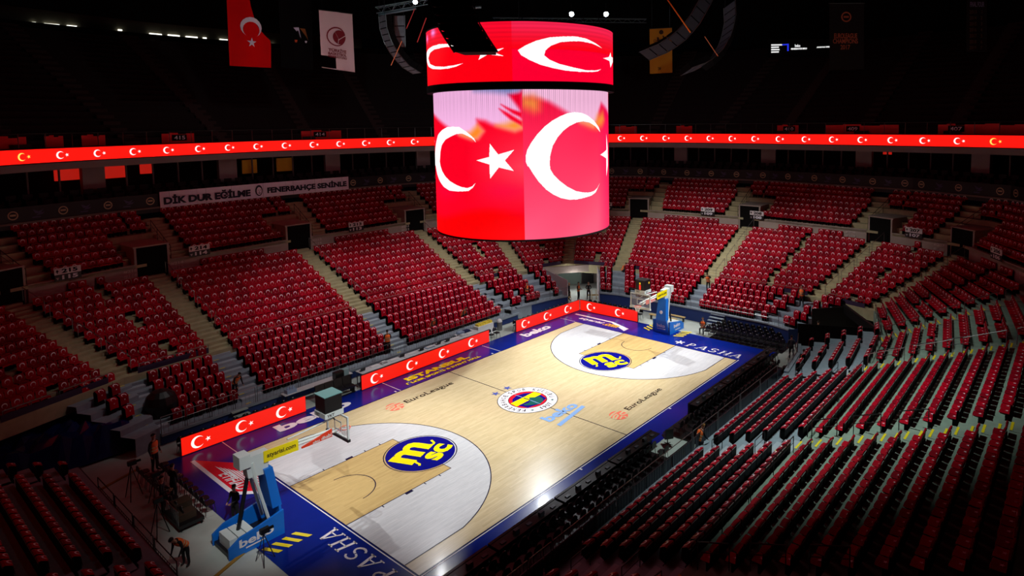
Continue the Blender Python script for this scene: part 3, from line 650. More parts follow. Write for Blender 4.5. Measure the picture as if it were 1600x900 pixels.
# outward offset is positive; screen content sits 2 cm proud on the court side
sgn = -1
i = 0; s = 6.0
while s < RL-2:
    mb = MB()
    def fn(al, ac, s=s): 
        p = ribp(s+al, -.03); return (p.x, p.y, 15.43+ac)
    crescent_mb(mb, fn, .27, n=12, sd=1.7)
    mb.put('screen_crescent', m_ledy if s < 34 or s > RL-12 else m_ledw, led); s += 2.55 if s < 70 else 2.6; i += 1
ribbon('trim_soffit', mat('pale_soffit', srgb(140, 128, 128), .8), .05, 14.4, .05, 14.9, **ST)
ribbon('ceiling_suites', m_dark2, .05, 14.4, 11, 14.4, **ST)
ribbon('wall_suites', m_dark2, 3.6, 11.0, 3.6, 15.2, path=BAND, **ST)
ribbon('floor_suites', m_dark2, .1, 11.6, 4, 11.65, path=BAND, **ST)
m_pil = mat('suite_pillar', srgb(150, 135, 135), .85); m_mul = mat('suite_mullion', srgb(90, 82, 80), .6, metal=.3)
s = 2.; k = 0
while s < BAND.L-2:
    p = BAND.at(s, 1.9); d = BAND.at(s+.5, 1.9)-p; rz = math.atan2(d.y, d.x)
    if k % 5 == 0:
        o = MB().box(-.8, .8, 0, .4, 11.7, 14.7).put('wall_pillar', m_pil, **ST)
    else:
        o = MB().box(-.06, .06, 0, .1, 11.7, 14.7).put('window_mullion', m_mul, **ST)
    o.location = (p.x, p.y, 0); o.rotation_euler = (0, 0, rz); s += 2.2 if k % 5 in (0, 4) else 1.9; k += 1
# painted suite glows: red LED reflections on glass, amber of lit rooms
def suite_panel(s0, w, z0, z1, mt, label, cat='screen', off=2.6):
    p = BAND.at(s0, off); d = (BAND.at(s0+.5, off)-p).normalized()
    o = MB().add([(0, 0, z0), (w*d.x, w*d.y, z0), (w*d.x, w*d.y, z1), (0, 0, z1)], [(0, 1, 2, 3)]).add([(-.12*d.y, .12*d.x, z0), (w*d.x-.12*d.y, w*d.y+.12*d.x, z0), (w*d.x-.12*d.y, w*d.y+.12*d.x, z1), (-.12*d.y, .12*d.x, z1)], [(3, 2, 1, 0)]).put('suite_glow', mt, label=label, category=cat, loc=(p.x, p.y, 0))
m_redrefl = mat('red_suite_reflection', (.9, .02, .01), emit=.4); m_yglow = mat('amber_suite_glow', srgb(120, 86, 20), .7, emit=.0)
def s_of(px, path=None, z=13.5):   # arclength at which the photograph shows a thing along the wall
    path = path or RIB
    return min(np.linspace(1, path.L-1, 1400), key=lambda q: abs(project((*path.at(q, .5), z))[0]-px))
for px, w, z0, z1, lb in ((110, 1.9, 13.3, 14.25, 'red painted reflection on suite glass left of the first white pillar'), (164, 2.6, 13.2, 14.3, 'widest red painted reflection on the suite glass on the left'), (239, .85, 13.4, 14.3, 'narrow red painted reflection on the suite glass before the banner'), (1046, 1.5, 13.9, 14.35, 'red painted reflection on suite glass just right of the hanging cube'), (1327, .85, 13.8, 14.4, 'small red painted reflection on suite glass left of a pillar, far right'), (1364, .8, 13.8, 14.4, 'small red painted reflection on suite glass against a pillar, far right')):
    suite_panel(s_of(px, BAND), w, z0, z1, m_redrefl, lb)
for px, w, lb in ((395, 1.4, 'amber panel painted for the dim glow of a suite above the banner, left one'), (448, 1.6, 'amber panel painted for the dim glow of a suite above the banner, right one')):
    suite_panel(s_of(px, BAND), w, 12.8, 14.1, mat('amber_glow_panel', srgb(235, 190, 40), .7), lb, 'glow panel')
# dark armchairs stand in rows along the suite terrace
_ch = MB().box(-.3, .3, -.3, .3, .2, .5).box(-.3, .3, .2, .32, .4, .95).box(-.34, -.26, -.3, .3, .3, .65).box(.26, .34, -.3, .3, .3, .65)
ME_SC = _ch.mesh('armchair', mat('suite_chair', srgb(24, 18, 22), .8)); s = 3; k = 0
while s < BAND.L-3:
    p = BAND.at(s, .8); d = BAND.at(s+.5, .8)-p
    o = link('suite_armchair', ME_SC, None, (p.x, p.y, 11.66), math.atan2(d.y, d.x), label='dark suite armchair behind the crest band, %s from the left' % (ORD[k] if k < len(ORD) else 'far along'), category='chair', group='suite armchairs'); k += 1; s += .95
# upper deck
nU = 21; mb = MB(); st_ = 1.6; nn = int(RL/st_)
for i in range(nU):
    o0, o1, z = .3+.85*i, .3+.85*(i+1), 15.95+.52*i
    v = []
    for j in range(nn+1):
        s = RL*j/nn; a = ribp(s, o0); b = ribp(s, o1); v += [(a.x, a.y, z-.52), (a.x, a.y, z), (b.x, b.y, z)]
    mb.add(v, [(3*j, 3*j+1, 3*j+4, 3*j+3) for j in range(nn)]+[(3*j+1, 3*j+2, 3*j+5, 3*j+4) for j in range(nn)])
mb.put('floor_upper_deck', mat('dark_deck_concrete', srgb(34, 28, 28), .9), **ST)
ZT = 15.95+.52*nU; OT = .3+.85*nU
SG = 95.   # past this arclength the gallery is closed
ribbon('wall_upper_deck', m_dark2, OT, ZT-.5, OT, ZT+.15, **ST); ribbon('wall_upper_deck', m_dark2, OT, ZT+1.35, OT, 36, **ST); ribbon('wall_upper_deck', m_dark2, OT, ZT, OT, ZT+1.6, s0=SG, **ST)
# aisles of the upper deck
for j, s in enumerate(np.arange(10, RL-4, 7.4)):
    mb = MB()
    for i in range(nU*2):
        a = ribp(s-.6, .3+.425*i); b = ribp(s+.6, .3+.425*i); c = ribp(s+.6, .3+.425*(i+1)); e = ribp(s-.6, .3+.425*(i+1)); z = 15.97+.26*i
        mb.add([(a.x, a.y, z-.26), (b.x, b.y, z-.26), (b.x, b.y, z), (a.x, a.y, z)], [(0, 1, 2, 3)]).add([(a.x, a.y, z), (b.x, b.y, z), (c.x, c.y, z), (e.x, e.y, z)], [(0, 1, 2, 3)])
    mb.put('floor_deck_aisle', mat('deck_aisle', srgb(66, 54, 52), .9), **ST)
# glass guard along the deck front: posts, and red flags folded over some of the seats behind
gr = thing('deck_guard', 'thin guard rail with posts on the front edge of the upper deck', 'railing', (0, 0, 0))
mb = MB(); mb.tube([(*ribp(s, .45), 16.95) for s in np.arange(1, RL-1, 1.4)], .03, 4); mb.put('rail', m_steel, gr)
pm = MB().tube([(0, 0, 0), (0, 0, 1.0)], .03, 4).mesh('post', m_steel)
for s in np.arange(2, RL-2, 1.75): link('post', pm, gr, (*ribp(s, .45), 15.95))
for fi, (px0, w, t) in enumerate(((2, 2.2, ''), (83, 1.2, ''), (140, 1.6, ''), (262, 2.6, '415'), (475, 3.8, '414'), (960, 2.4, ''), (1054, 1.8, ''), (1210, 2.2, '410'), (1285, 6.5, '409'), (1460, 2.6, '407'), (1510, 4.0, ''))):
    s = s_of(px0); mb = MB(); n = 4
    for i in range(n):
        a = ribp(s+w*i/n, 1.0); b = ribp(s+w*(i+1)/n, 1.0); z = .08*math.sin(i*2.1)
        mb.add([(a.x, a.y, 15.96), (b.x, b.y, 15.96), (b.x, b.y, 16.75+z), (a.x, a.y, 16.75+z)], [(0, 1, 2, 3)])
    lb = 'red flag cloth folded on the upper deck front row, %s from the left' % ORD[fi]
    o = mb.put('draped_flag', mat('led_lit_red_flag', srgb(235, 12, 20), .6), label=lb, category='flag', group='flags on the upper deck rail')  # LED glow on the flags put into this brighter red
    if t:
        a = ribp(s+w*.3, .94); d = (ribp(s+w*.3+1, .94)-a).normalized()
        q = MB().add([(a.x, a.y, 16.15), (a.x+d.x*1.2, a.y+d.y*1.2, 16.15), (a.x+d.x*1.2, a.y+d.y*1.2, 16.65), (a.x, a.y, 16.65)], [(0, 1, 2, 3)]).put('number_plate', m_dark2, label='dark plate with section number %s by the %s red cloth of the upper deck' % (t, ORD[fi]), category='sign')
        text_on('lettering', t, lambda x, y: (a.x+d.x*(.15+.9*x)+d.y*.03, a.y+d.y*(.15+.9*x)-d.x*.03, 16.24+.32*y), m_wpaint, q, bold=.02)
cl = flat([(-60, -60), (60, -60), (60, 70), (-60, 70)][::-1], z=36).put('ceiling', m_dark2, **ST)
# outer shell so that nothing shines in
# ================================================================== seats
def prof_fn(P):
    P = [V3((0, y, z)) for y, z in P]; L = [0]
    for i in range(len(P)-1): L.append(L[-1]+(P[i+1]-P[i]).length)
    def f(t, off=0):
        i = 0
        while i < len(P)-2 and t > L[i+1]: i += 1
        a, b = P[i], P[i+1]; d = (b-a).normalized(); p = a+d*(t-L[i]); n = V3((0, d.z, -d.y))
        return p-n*off if False else p+V3((0, -abs(d.z)*off-.0, abs(d.y)*off))
    return f, L[-1]
m_shell = mat('black_seat_shell', (.002, .002, .0022), .6, spec=.15)
m_edge = mat('pale_seat_edge', srgb(150, 150, 150), .5)
def build_seat(kind):
    parts = {}
    if kind.startswith('open'):
        mb = MB(); pan = [(-.2, -.04), (.2, -.04), (.22, -.24), (.17, -.36), (.06, -.4), (-.06, -.4), (-.17, -.36), (-.22, -.24)]
        mb.ext(pan[::-1], .34, .395); parts['seat_pan'] = (mb, [m_shell], False)
        mb = MB(); mb.prism([(-.22, -.03, .38), (.22, -.03, .38), (.22, .0, .38), (-.22, .0, .38)], [(-.19, .0, .77), (.19, .0, .77), (.19, .03, .76), (-.19, .03, .76)]); mb.box(-.22, .22, .032, .05, .735, .752, 1); parts['backrest'] = (mb, [m_shell, m_edge], False)
        mb = MB(); mb.box(-.2, -.15, -.2, .0, .0, .36).box(.15, .2, -.2, .0, 0, .36).box(-.24, .24, -.03, .02, .05, .38); parts['support'] = (mb, [m_shell], False)
        prof = [(.035, .70), (.03, .785), (-.02, .79), (-.055, .415), (-.22, .405), (-.39, .41), (-.41, .34)]; w = .255
    else:
        mb = MB(); mb.prism([(-.2, -.24, .28), (.2, -.24, .28), (.2, -.04, .2), (-.2, -.04, .2)], [(-.2, -.2, .72), (.2, -.2, .72), (.2, -.03, .6), (-.2, -.03, .6)]); parts['seat_pan'] = (mb, [m_shell], False)
        mb = MB(); mb.prism([(-.27, -.03, .02), (.27, -.03, .02), (.27, .0, .02), (-.27, .0, .02)], [(-.27, -.01, .79), (.27, -.01, .79), (.27, .02, .78), (-.27, .02, .78)]); mb.box(-.235, .235, .035, .052, .79, .806, 1); parts['backrest'] = (mb, [m_shell, m_edge], False)
        mb = MB(); mb.box(-.23, .23, -.12, -.0, .0, .14); parts['support'] = (mb, [m_shell], False)
        prof = [(.03, .74), (.025, .84), (-.05, .85), (-.235, .75), (-.275, .29)]; w = .235
    f, L = prof_fn(prof)
    near = kind.endswith('near')
    mb = MB(); ts = sorted(set([0]+[sum(math.dist(prof[j], prof[j+1]) for j in range(i)) for i in range(1, len(prof))])); nx = 4
    for t in ts:
        for i in range(nx+1):
            x = -w+2*w*i/nx; p = f(t); sag = .012*math.cos(PI*(i/nx-.5)*2) 
            edge = .03 if (i in (0, nx) and t > ts[-2]) else 0
            mb.v.append((x, p.y-sag*.5, p.z+sag*.5-edge))
    n = nx+1
    for r in range(len(ts)-1):
        for i in range(nx): mb.f.append((r*n+i, (r+1)*n+i, (r+1)*n+i+1, r*n+i+1)); mb.m.append(0)
    if kind.startswith('open'): tc, r_, sd = ((.34, .14, 1.95) if near else (.31, .135, 1.6))
    else: tc, r_, sd = ((.30, .13, 1.9) if near else (.34, .13, 1.75))
    def fn(al, ac):
        p = f(tc+al, .022); return (ac, p.y, p.z)
    crescent_mb(mb, fn, r_, 1, n=9, sd=sd if False else sd, sr=.5 if near else .4)
    parts['seat_cover'] = (mb, [m_red1, m_print], True)
    return parts
SEATK = {k: build_seat(k) for k in ('open', 'open_near', 'fold', 'fold_near')}
vis = []
for s in SEATS:
    x, y, z, rz, ty, wh, i, k, cnt = s
    px, py, w = project((x, y, z+.6))
    if w > 0 and -40 < px < 1640 and -40 < py < 940: vis.append((w, s))
vis.sort(key=lambda q: q[0])
def seatkind(s):
    near = s[1] < -10 and abs(math.cos(s[3])) > .5
    return s[4]+('_near' if near else '')
CNT = {'any': 300}
first, rest = [], []
for w, s in vis:
    wh = s[5]
    if wh[0] in 'UL' and wh[1] != 7 and -30 < project((s[0], s[1], s[2]+.5))[0] < 1630 and project((s[0], s[1], s[2]+.5))[1] < 920 and s[1] < -10 and CNT['any'] > 0: first.append(s); CNT['any'] -= 1
    else: rest.append(s)
MESHES = {}
for k, pr in SEATK.items():
    MESHES[k] = {}
    for nm, (mb, ms, sm) in pr.items(): MESHES[k][nm] = mb.mesh(nm, ms)
    if True:
        c2 = MESHES[k]['seat_cover'].copy(); c2.materials[0] = m_red2; MESHES[k]['seat_cover2'] = c2
BL = {1: 'leftmost', 2: 'left', 3: 'middle', 4: 'right', 5: 'corner'}
def block_name(wh):
    if wh[0] == 'U': return 'near upper %s block' % BL.get(wh[1], 'end')
    return 'near lower %s block' % ['left', 'middle', 'right', 'corner', 'passage', 'end', 'far end', 'last'][wh[1]]
for s in first:
    x, y, z, rz, ty, wh, i, k, cnt = s; kd = seatkind(s)
    jz = random.uniform(-.07, .07)
    lb = 'red covered seat, %s from the left in %s row of the %s' % (ORD[k], ORD[i], block_name(wh))
    o = thing('stadium_seat', lb, 'seat', (x, y, z), rz, 'red covered stadium seats')
    o.empty_display_size = .1
    for nm in ('seat_pan', 'backrest', 'support', 'seat_cover'):
        me = MESHES[kd][nm]
        if nm == 'seat_cover' and random.random() < .4: me = MESHES[kd]['seat_cover2']
        c = link(nm, me, o)
        if nm == 'seat_cover': c.rotation_euler = (random.uniform(-.02, .02), 0, jz)
# every other seat in one object
def merge(name, inst, tri=None, **kw):
    mats = []; V = []; Fc = []; MI = []; base = 0
    for (parts, x, y, z, rz, tone) in inst:
        c, s = math.cos(rz), math.sin(rz)
        for (vv, ff, mm, ms) in parts:
            v = np.empty_like(vv); v[:, 0] = x+c*vv[:, 0]-s*vv[:, 1]; v[:, 1] = y+s*vv[:, 0]+c*vv[:, 1]; v[:, 2] = z+vv[:, 2]
            V.append(v)
            ids = []
            for m in ms:
                if m is m_red1 and tone: m = m_red2
                if m not in mats: mats.append(m)
                ids.append(mats.index(m))
            Fc += [tuple(q+base for q in f) for f in ff]; MI += [ids[q] for q in mm]; base += len(vv)
    V = np.concatenate(V); me = bpy.data.meshes.new(name); me.from_pydata(V.tolist(), [], Fc)
    for m in mats: me.materials.append(m)
    me.polygons.foreach_set('material_index', MI); me.update()
    return link(name, me, **kw)
NP = {k: [(np.array(mb.v, float), mb.f, mb.m, ms) for nm, (mb, ms, sm) in pr.items() if nm != 'support' or True] for k, pr in SEATK.items()}
merge('stadium_seats', [(NP[seatkind(s)], s[0], s[1], s[2], s[3], random.random() < .4) for s in rest], kind='stuff', label='rows of red covered stadium seats filling the far and end stands', category='seats')
print('SEATS individual', len(first), 'merged', len(rest))
# ================================================================== hanging drum screen: outlines as (degrees round the drum, height)
JD = json.loads('''{"low":[[[195.4,16.3],[194.2,16.5],[191.7,16.69],[188.3,16.89],[183.2,17.12],[177.4,17.14],[171.6,17.12],[164.3,16.94],[157.5,16.68],[152.1,16.25],[147.0,15.81],[141.5,15.35],[141.5,14.83],[146.9,14.89],[151.9,14.43],[158.4,14.05],[164.6,13.78],[171.6,13.62],[178.3,13.6],[184.8,13.64],[189.2,13.68],[192.4,13.87],[194.7,14.15],[192.0,13.94],[188.6,13.84],[184.2,13.86],[179.4,13.96],[173.0,14.14],[167.6,14.37],[163.1,14.65],[160.3,14.95],[159.3,15.21],[159.7,15.27],[161.0,15.74],[163.6,16.11],[169.0,16.43],[175.3,16.61],[180.7,16.75],[185.4,16.77],[189.6,16.64],[192.9,16.5]],[[204.4,16.23],[209.4,15.66],[218.9,15.9],[213.3,15.34],[218.4,14.78],[209.6,14.97],[204.1,14.37],[203.8,15.13],[195.4,15.34],[203.8,15.53]],[[281.7,16.72],[279.8,16.99],[274.2,17.36],[267.6,17.66],[262.8,17.8],[256.9,17.85],[251.6,17.79],[246.6,17.63],[241.2,17.38],[236.7,17.09],[232.7,16.73],[228.9,16.28],[226.4,15.89],[225.4,15.55],[225.4,15.26],[226.5,15.01],[227.0,15.01],[229.6,14.61],[232.8,14.18],[237.1,13.75],[241.7,13.45],[246.4,13.24],[252.0,13.12],[257.5,13.09],[263.5,13.13],[270.4,13.2],[275.0,13.34],[280.4,13.83],[277.2,13.59],[273.4,13.44],[268.6,13.39],[262.8,13.44],[256.9,13.56],[250.9,13.83],[245.3,14.21],[241.9,14.52],[239.9,14.83],[239.6,15.12],[239.5,15.08],[240.0,15.57],[241.6,16.06],[244.6,16.49],[248.2,16.83],[252.7,17.1],[258.2,17.29],[263.5,17.35],[269.3,17.28],[275.2,17.07]],[[293.3,16.6],[293.4,15.68],[281.4,15.44],[292.7,15.17],[292.8,14.13],[297.9,14.78],[297.6,15.77]]],"up":[[[190.4,20.46],[185.0,20.31],[178.3,20.24],[170.2,20.26],[161.0,20.34],[152.1,20.54],[142.0,21.01],[142.0,21.32],[151.6,21.49],[162.1,21.58],[171.0,21.6],[181.2,21.53],[189.3,21.31],[184.4,21.38],[173.7,21.39],[164.0,21.37],[156.7,21.25],[152.1,21.0],[156.0,20.66],[165.2,20.45],[174.5,20.37],[182.9,20.38]],[[203.7,21.17],[206.9,21.02],[215.0,21.16],[210.0,20.92],[214.6,20.74],[205.7,20.84],[200.2,20.59],[201.4,20.83],[194.7,20.97],[202.2,20.97]],[[278.7,21.39],[272.0,21.59],[263.6,21.78],[255.6,21.84],[247.7,21.79],[239.6,21.71],[232.1,21.52],[226.2,21.27],[222.1,21.03],[223.9,20.78],[228.2,20.54],[234.1,20.3],[240.9,20.14],[249.1,20.02],[258.2,19.99],[267.9,20.02],[273.8,20.09],[277.3,20.23],[271.8,20.13],[263.4,20.09],[253.5,20.21],[245.0,20.36],[239.4,20.56],[236.4,20.79],[237.2,21.04],[240.4,21.29],[246.0,21.49],[252.8,21.57],[259.5,21.61],[268.2,21.56]],[[293.2,21.29],[295.0,21.04],[304.3,21.09],[303.8,20.88],[297.3,20.67],[292.8,20.42],[290.3,20.77],[279.8,20.85],[289.0,20.99]]],"reg":{"PL":[[141.6,19.24],[175.8,19.25],[223.6,19.32],[223.6,17.01],[219.4,16.89],[214.1,17.02],[208.6,17.17],[205.3,17.27],[201.9,17.42],[196.5,17.5],[197.0,17.23],[200.5,16.89],[196.8,16.5],[192.9,16.45],[183.1,16.69],[170.6,17.15],[163.3,17.4],[154.3,17.67],[141.5,17.9]],"R1":[[216.1,18.8],[224.0,18.89],[223.8,17.88],[219.7,18.36]],"R2":[[211.7,18.28],[217.5,18.03],[223.8,17.83],[223.7,17.57],[218.6,17.79],[214.3,18.08]],"R3":[[210.5,18.06],[215.4,17.84],[220.6,17.54],[223.7,17.35],[223.6,17.16],[216.9,17.5],[213.2,17.79]],"O1":[[208.6,17.17],[214.1,17.26],[219.5,17.45],[223.6,17.25],[223.6,17.01],[219.4,16.89],[214.1,17.02]],"O2":[[197.0,17.23],[200.5,16.89],[196.8,16.5],[192.9,16.45],[183.1,16.69],[191.7,16.84],[194.4,17.04]],"B":[[193.3,19.33],[224.1,19.37],[224.0,19.03],[216.1,18.85],[206.3,18.96],[195.1,19.03]],"PR":[[223.4,19.37],[305.1,19.44],[302.0,17.79],[283.5,18.37],[280.0,17.93],[278.1,17.41],[273.1,17.05],[261.1,17.31],[251.6,17.81],[246.6,18.06],[239.7,18.4],[234.2,18.55],[228.8,18.64],[223.2,18.6]],"O3":[[223.2,18.65],[230.4,18.69],[234.2,18.45],[233.5,17.97],[230.8,17.87],[223.1,18.17]],"O4":[[261.1,17.31],[275.2,17.25],[278.1,17.66],[286.5,17.88],[289.1,17.4],[284.7,17.09],[277.4,16.94],[271.1,17.0]]}}''')
jb = thing('hanging_screen_drum', 'huge two-tier cylindrical video drum showing a waving red flag above centre court', 'screen', (0, 0, 11.1))
def inpoly(P, X, Y):
    P = np.array(P, float); ins = np.zeros(X.shape, bool); j = len(P)-1
    for i in range(len(P)):
        xi, yi, xj, yj = P[i, 0], P[i, 1], P[j, 0], P[j, 1]
        c = ((yi > Y) != (yj > Y)) & (X < (xj-xi)*(Y-yi)/((yj-yi) if abs(yj-yi) > 1e-9 else 1e-9)+xi)
        ins ^= c; j = i
    return ins
def lin(c): c = np.asarray(c, float)/255; return np.where(c <= .04045, c/12.92, ((c+.055)/1.055)**2.4)
def drum(name, R_, z0, z1, nth, nz, fcol, polys, a0=135., a1=302.):
    TH = np.concatenate([np.linspace(a0, a1, nth+1), np.linspace(a1, a0+360, 61)[1:]])
    ZZ = np.linspace(z0, z1, nz+1); nT = len(TH)
    T, Zg = np.meshgrid(np.radians(TH), ZZ)
    V = np.stack([R_*np.cos(T), R_*np.sin(T), Zg-11.1], -1).reshape(-1, 3)
    i = np.arange(nT-1); r = np.arange(nz)[:, None]; A = r*nT+i
    F = np.stack([A, A+1, A+1+nT, A+nT], -1).reshape(-1, 4)
    me = bpy.data.meshes.new(name); me.vertices.add(len(V)); me.vertices.foreach_set('co', V.ravel())
    me.loops.add(F.size); me.loops.foreach_set('vertex_index', F.ravel().astype(np.int32)); me.polygons.add(len(F))
    me.polygons.foreach_set('loop_start', np.arange(0, F.size, 4, dtype=np.int32)); me.polygons.foreach_set('loop_total', np.full(len(F), 4, dtype=np.int32)); me.update(calc_edges=True)
    tc = ((TH[:-1]+TH[1:])/2); zc = (ZZ[:-1]+ZZ[1:])/2; X, Y = np.meshgrid(tc, zc)
    X2 = np.where(X > a1, a0+(X-a1)*(a1-a0)/(360-(a1-a0)), X)     # the picture repeats round the back
    C = lin(fcol(X2, Y))
    for P in polys: C[inpoly(P, X2, Y)] = (1.15, 1.12, 1.1)
    at = me.attributes.new('led_colour', 'FLOAT_COLOR', 'FACE')
    buf = np.ones((len(F), 4), np.float32); buf[:, :3] = C.reshape(-1, 3); at.data.foreach_set('color', buf.ravel())
    me.polygons.foreach_set('use_smooth', [True]*len(F))
    m = bpy.data.materials.new('led_'+name); m.use_nodes = True; nt = m.node_tree; b = nt.nodes['Principled BSDF']
    a = nt.nodes.new('ShaderNodeAttribute'); a.attribute_name = 'led_colour'; nt.links.new(a.outputs['Color'], b.inputs['Emission Color'])
    b.inputs['Emission Strength'].default_value = 1.; b.inputs['Base Color'].default_value = (.01, .01, .01, 1); me.materials.append(m)
    return link(name, me, jb)
def sdist(P, X, Y, k=.0907):
    """signed distance in metres along the drum skin, positive inside"""
    P = np.array(P, float); D = np.full(X.shape, 1e9); x = X*k
    for i in range(len(P)):
        ax, ay, bx, by = P[i-1, 0]*k, P[i-1, 1], P[i, 0]*k, P[i, 1]; dx, dy = bx-ax, by-ay
        t = np.clip(((x-ax)*dx+(Y-ay)*dy)/(dx*dx+dy*dy+1e-9), 0, 1); D = np.minimum(D, np.hypot(x-ax-t*dx, Y-ay-t*dy))
    return np.where(inpoly(P, X, Y), D, -D)
def lay(C, P, X, Y, col, soft):
    m = np.clip(sdist(P, X, Y)/soft*.5+.5, 0, 1); m = (m*m*(3-2*m))[..., None]; return C*(1-m)+np.array(col, float)*m
def lower_col(X, Y):
    seam = 224.1; RG = JD['reg']; n1 = .5+.5*np.sin(X*.13+np.sin(Y*1.3)*1.2); t = np.clip((Y-11.1)/7.9, 0, 1)
    L_ = np.zeros(X.shape+(3,)); L_[...] = (255, 0, 34)
    w = (np.clip((X-188)/36, 0, 1)*np.clip(1-abs(Y-15)/2.6, 0, 1))[..., None]; L_ = L_*(1-w)+np.array([255, 62, 88.])*w
    w = np.clip((12.6+.35*np.sin(X*.07)-Y)/.5, 0, 1)[..., None]*(1-np.clip((X-205)/30, 0, 1)[..., None]*.5); L_ = L_*(1-w)+np.array([255, 0, 4.])*w
    w = (np.clip(1-abs(Y-13.6-(X-190)*.004)/.7, 0, 1)*.5*n1)[..., None]; L_ = L_*(1-w)+np.array([255, 0, 70.])*w
    for k, c, sft in (('PL', (252, 186, 234), .22), ('O1', (255, 150, 50), .3), ('O2', (255, 138, 40), .25), ('R1', (255, 0, 45), .16), ('R2', (255, 0, 40), .1), ('R3', (255, 0, 40), .1), ('B', (105, 125, 185), .3)): L_ = lay(L_, RG[k], X, Y, c, sft)
    R_ = np.zeros(X.shape+(3,)); g = (1-t)[..., None]; R_[...] = np.array([255, 14, 62.])*(1-g)+np.array([255, 92, 128.])*g
    w = np.clip((X-278)/18, 0, 1)[..., None]*.8; R_ = R_*(1-w)+np.array([255, 0, 85.])*w
    w = (.25*n1)[..., None]; R_ = R_*(1-w)+np.array([255, 60, 100.])*w
    for k, c, sft in (('PR', (254, 192, 228), .22), ('O3', (255, 140, 66), .4), ('O4', (255, 145, 60), .35)): R_ = lay(R_, RG[k], X, Y, c, sft)
    C = np.where((X < seam)[..., None], L_, R_)
    return C*(1-.16*((np.floor(X/.62) % 2)*np.clip((Y-17)/1.5, 0, 1)))[..., None]
def upper_col(X, Y):
    C = np.zeros(X.shape+(3,)); C[...] = (255, 0, 18)
    up = np.clip((Y-21.1)/1.2, 0, 1)[..., None]; rt = (X > 219.1)[..., None]
    C = np.where(rt, C*(1-.8*up)+np.array([250, 45, 95])*.8*up, C*(1-.55*up)+np.array([255, 20, 70])*.55*up)
    C = np.where(rt & (up <= 0), np.array([255, 0, 48.]), C)
    for t, z in ((150, 22.1), (163, 22.3)):
        w = np.exp(-(((X-t)/3.5)**2+((Y-z)/.22)**2))[..., None]; C = C*(1-w)+np.array([255, 150, 235])*w
    st = (1-.07*((np.floor(Y/.11) % 2)*np.clip((Y-20.9), 0, 1)))[..., None]
    return C*st
drum('lower_screen', 5.2, 11.1, 19.05, 720, 380, lower_col, JD['low'])
drum('upper_screen', 5.5, 19.45, 22.5, 640, 160, upper_col, JD['up'])
def ringmb(r0, r1, z0, z1, n=64):
    mb = MB(); A = np.linspace(0, 2*PI, n+1)[:-1]
    v = [(r*math.cos(t), r*math.sin(t), z) for (r, z) in ((r0, z0), (r1, z0), (r1, z1), (r0, z1)) for t in A]
    mb.add(v, [(q*n+i, q*n+(i+1) % n, ((q+1) % 4)*n+(i+1) % n, ((q+1) % 4)*n+i) for q in range(4) for i in range(n)]); return mb
ringmb(4.7, 5.22, -.1, 0).put('lower_rim', m_dark, jb); ringmb(4.8, 5.56, 7.95, 8.35).put('middle_rim', m_dark2, jb)
ringmb(5.0, 5.52, 11.4, 11.48).put('top_rim', m_dark, jb); ringmb(4.75, 4.95, .1, 11.3).put('drum_core', m_dark2, jb)
MB().box(-3.5, 3.5, -.15, .15, 11.4, 11.9).box(-.15, .15, -3.5, 3.5, 11.4, 11.9).put('lifting_frame', m_dark, jb)
mb = MB()
for t in range(8): a = t*PI/4; mb.tube([(4.9*math.cos(a), 4.9*math.sin(a), 11.4), (2.5*math.cos(a), 2.5*math.sin(a), 24.5)], .03, 4)
mb.put('hoist_chains', m_bkst, jb)
l = bpy.data.lights.new('screen_glow', 'POINT')
bpy.data.lights.remove(l)

# ================================================================== line array loudspeakers, lamps, flags under the roof
m_spk = mat('speaker_grille', srgb(118, 128, 136), .6, noise=.15, nscale=3); m_spkd = mat('speaker_grille_dark', srgb(52, 54, 60), .7)
def on_plane(px, py, o, n):   # only used to copy measured places into metres
    d = _f+_r2*((px-908.35)/1004.33)-_u2*((py-274.8)/1004.33); t = (V3(o)-CAMP).dot(V3(n))/d.dot(V3(n)); return CAMP+d*t
def line_array(pts, w, dep, wd, fm, label, name='line_array'):
    """pts: list of 3D points down the face of the array, wd the width direction, dep the cabinet depth"""
    o = thing(name, label, 'loudspeaker', tuple(pts[0]), 0, None); P = [V3(p)-V3(pts[0]) for p in pts]; wd = V3(wd).normalized()
    for i in range(len(P)-1):
        a, b = P[i], P[i+1]; d = (b-a).normalized(); nrm = wd.cross(d).normalized(); nrm = nrm if nrm.dot(a+V3(pts[0])-CAMP) > 0 else -nrm; a = a+d*.02; b = b-d*.02
        mb = MB(); q = wd*w/2
        mb.prism([a-q, a+q, a+q*.8+nrm*dep, a-q*.8+nrm*dep], [b-q, b+q, b+q*.8+nrm*dep, b-q*.8+nrm*dep]); cb = mb.put('speaker_cabinet', m_dark2, o)
        MB().add([a-q*.94-nrm*.012+d*.015, a+q*.94-nrm*.012+d*.015, b+q*.94-nrm*.012-d*.015, b-q*.94-nrm*.012-d*.015], [(0, 1, 2, 3)]).put('grille', fm, cb)
    mb = MB()
    for s in (-1, 1): mb.tube([p+wd*(w/2+.03)*s for p in P], .03, 4)
    mb.put('rigging_rail', m_steel, o)
    mb = MB()
    for s in (-1, 1): mb.tube([P[0]+wd*w*.4*s, P[0]+wd*w*.4*s+V3((0, 0, 8))], .02, 4)
    mb.put('chain', m_bkst, o)
    return o
def arr_pts(pix, n, o, nv):
    pp = [on_plane(x, y, o, nv) for x, y in pix]; L_ = [0]
    for i in range(len(pp)-1): L_.append(L_[-1]+(pp[i+1]-pp[i]).length)
    out = []
    for k in range(n+1):
        s = L_[-1]*k/n; i = max(j for j in range(len(L_)-1) if L_[j] <= s+1e-9); out.append(pp[i].lerp(pp[i+1], (s-L_[i])/(L_[i+1]-L_[i])))
    return out
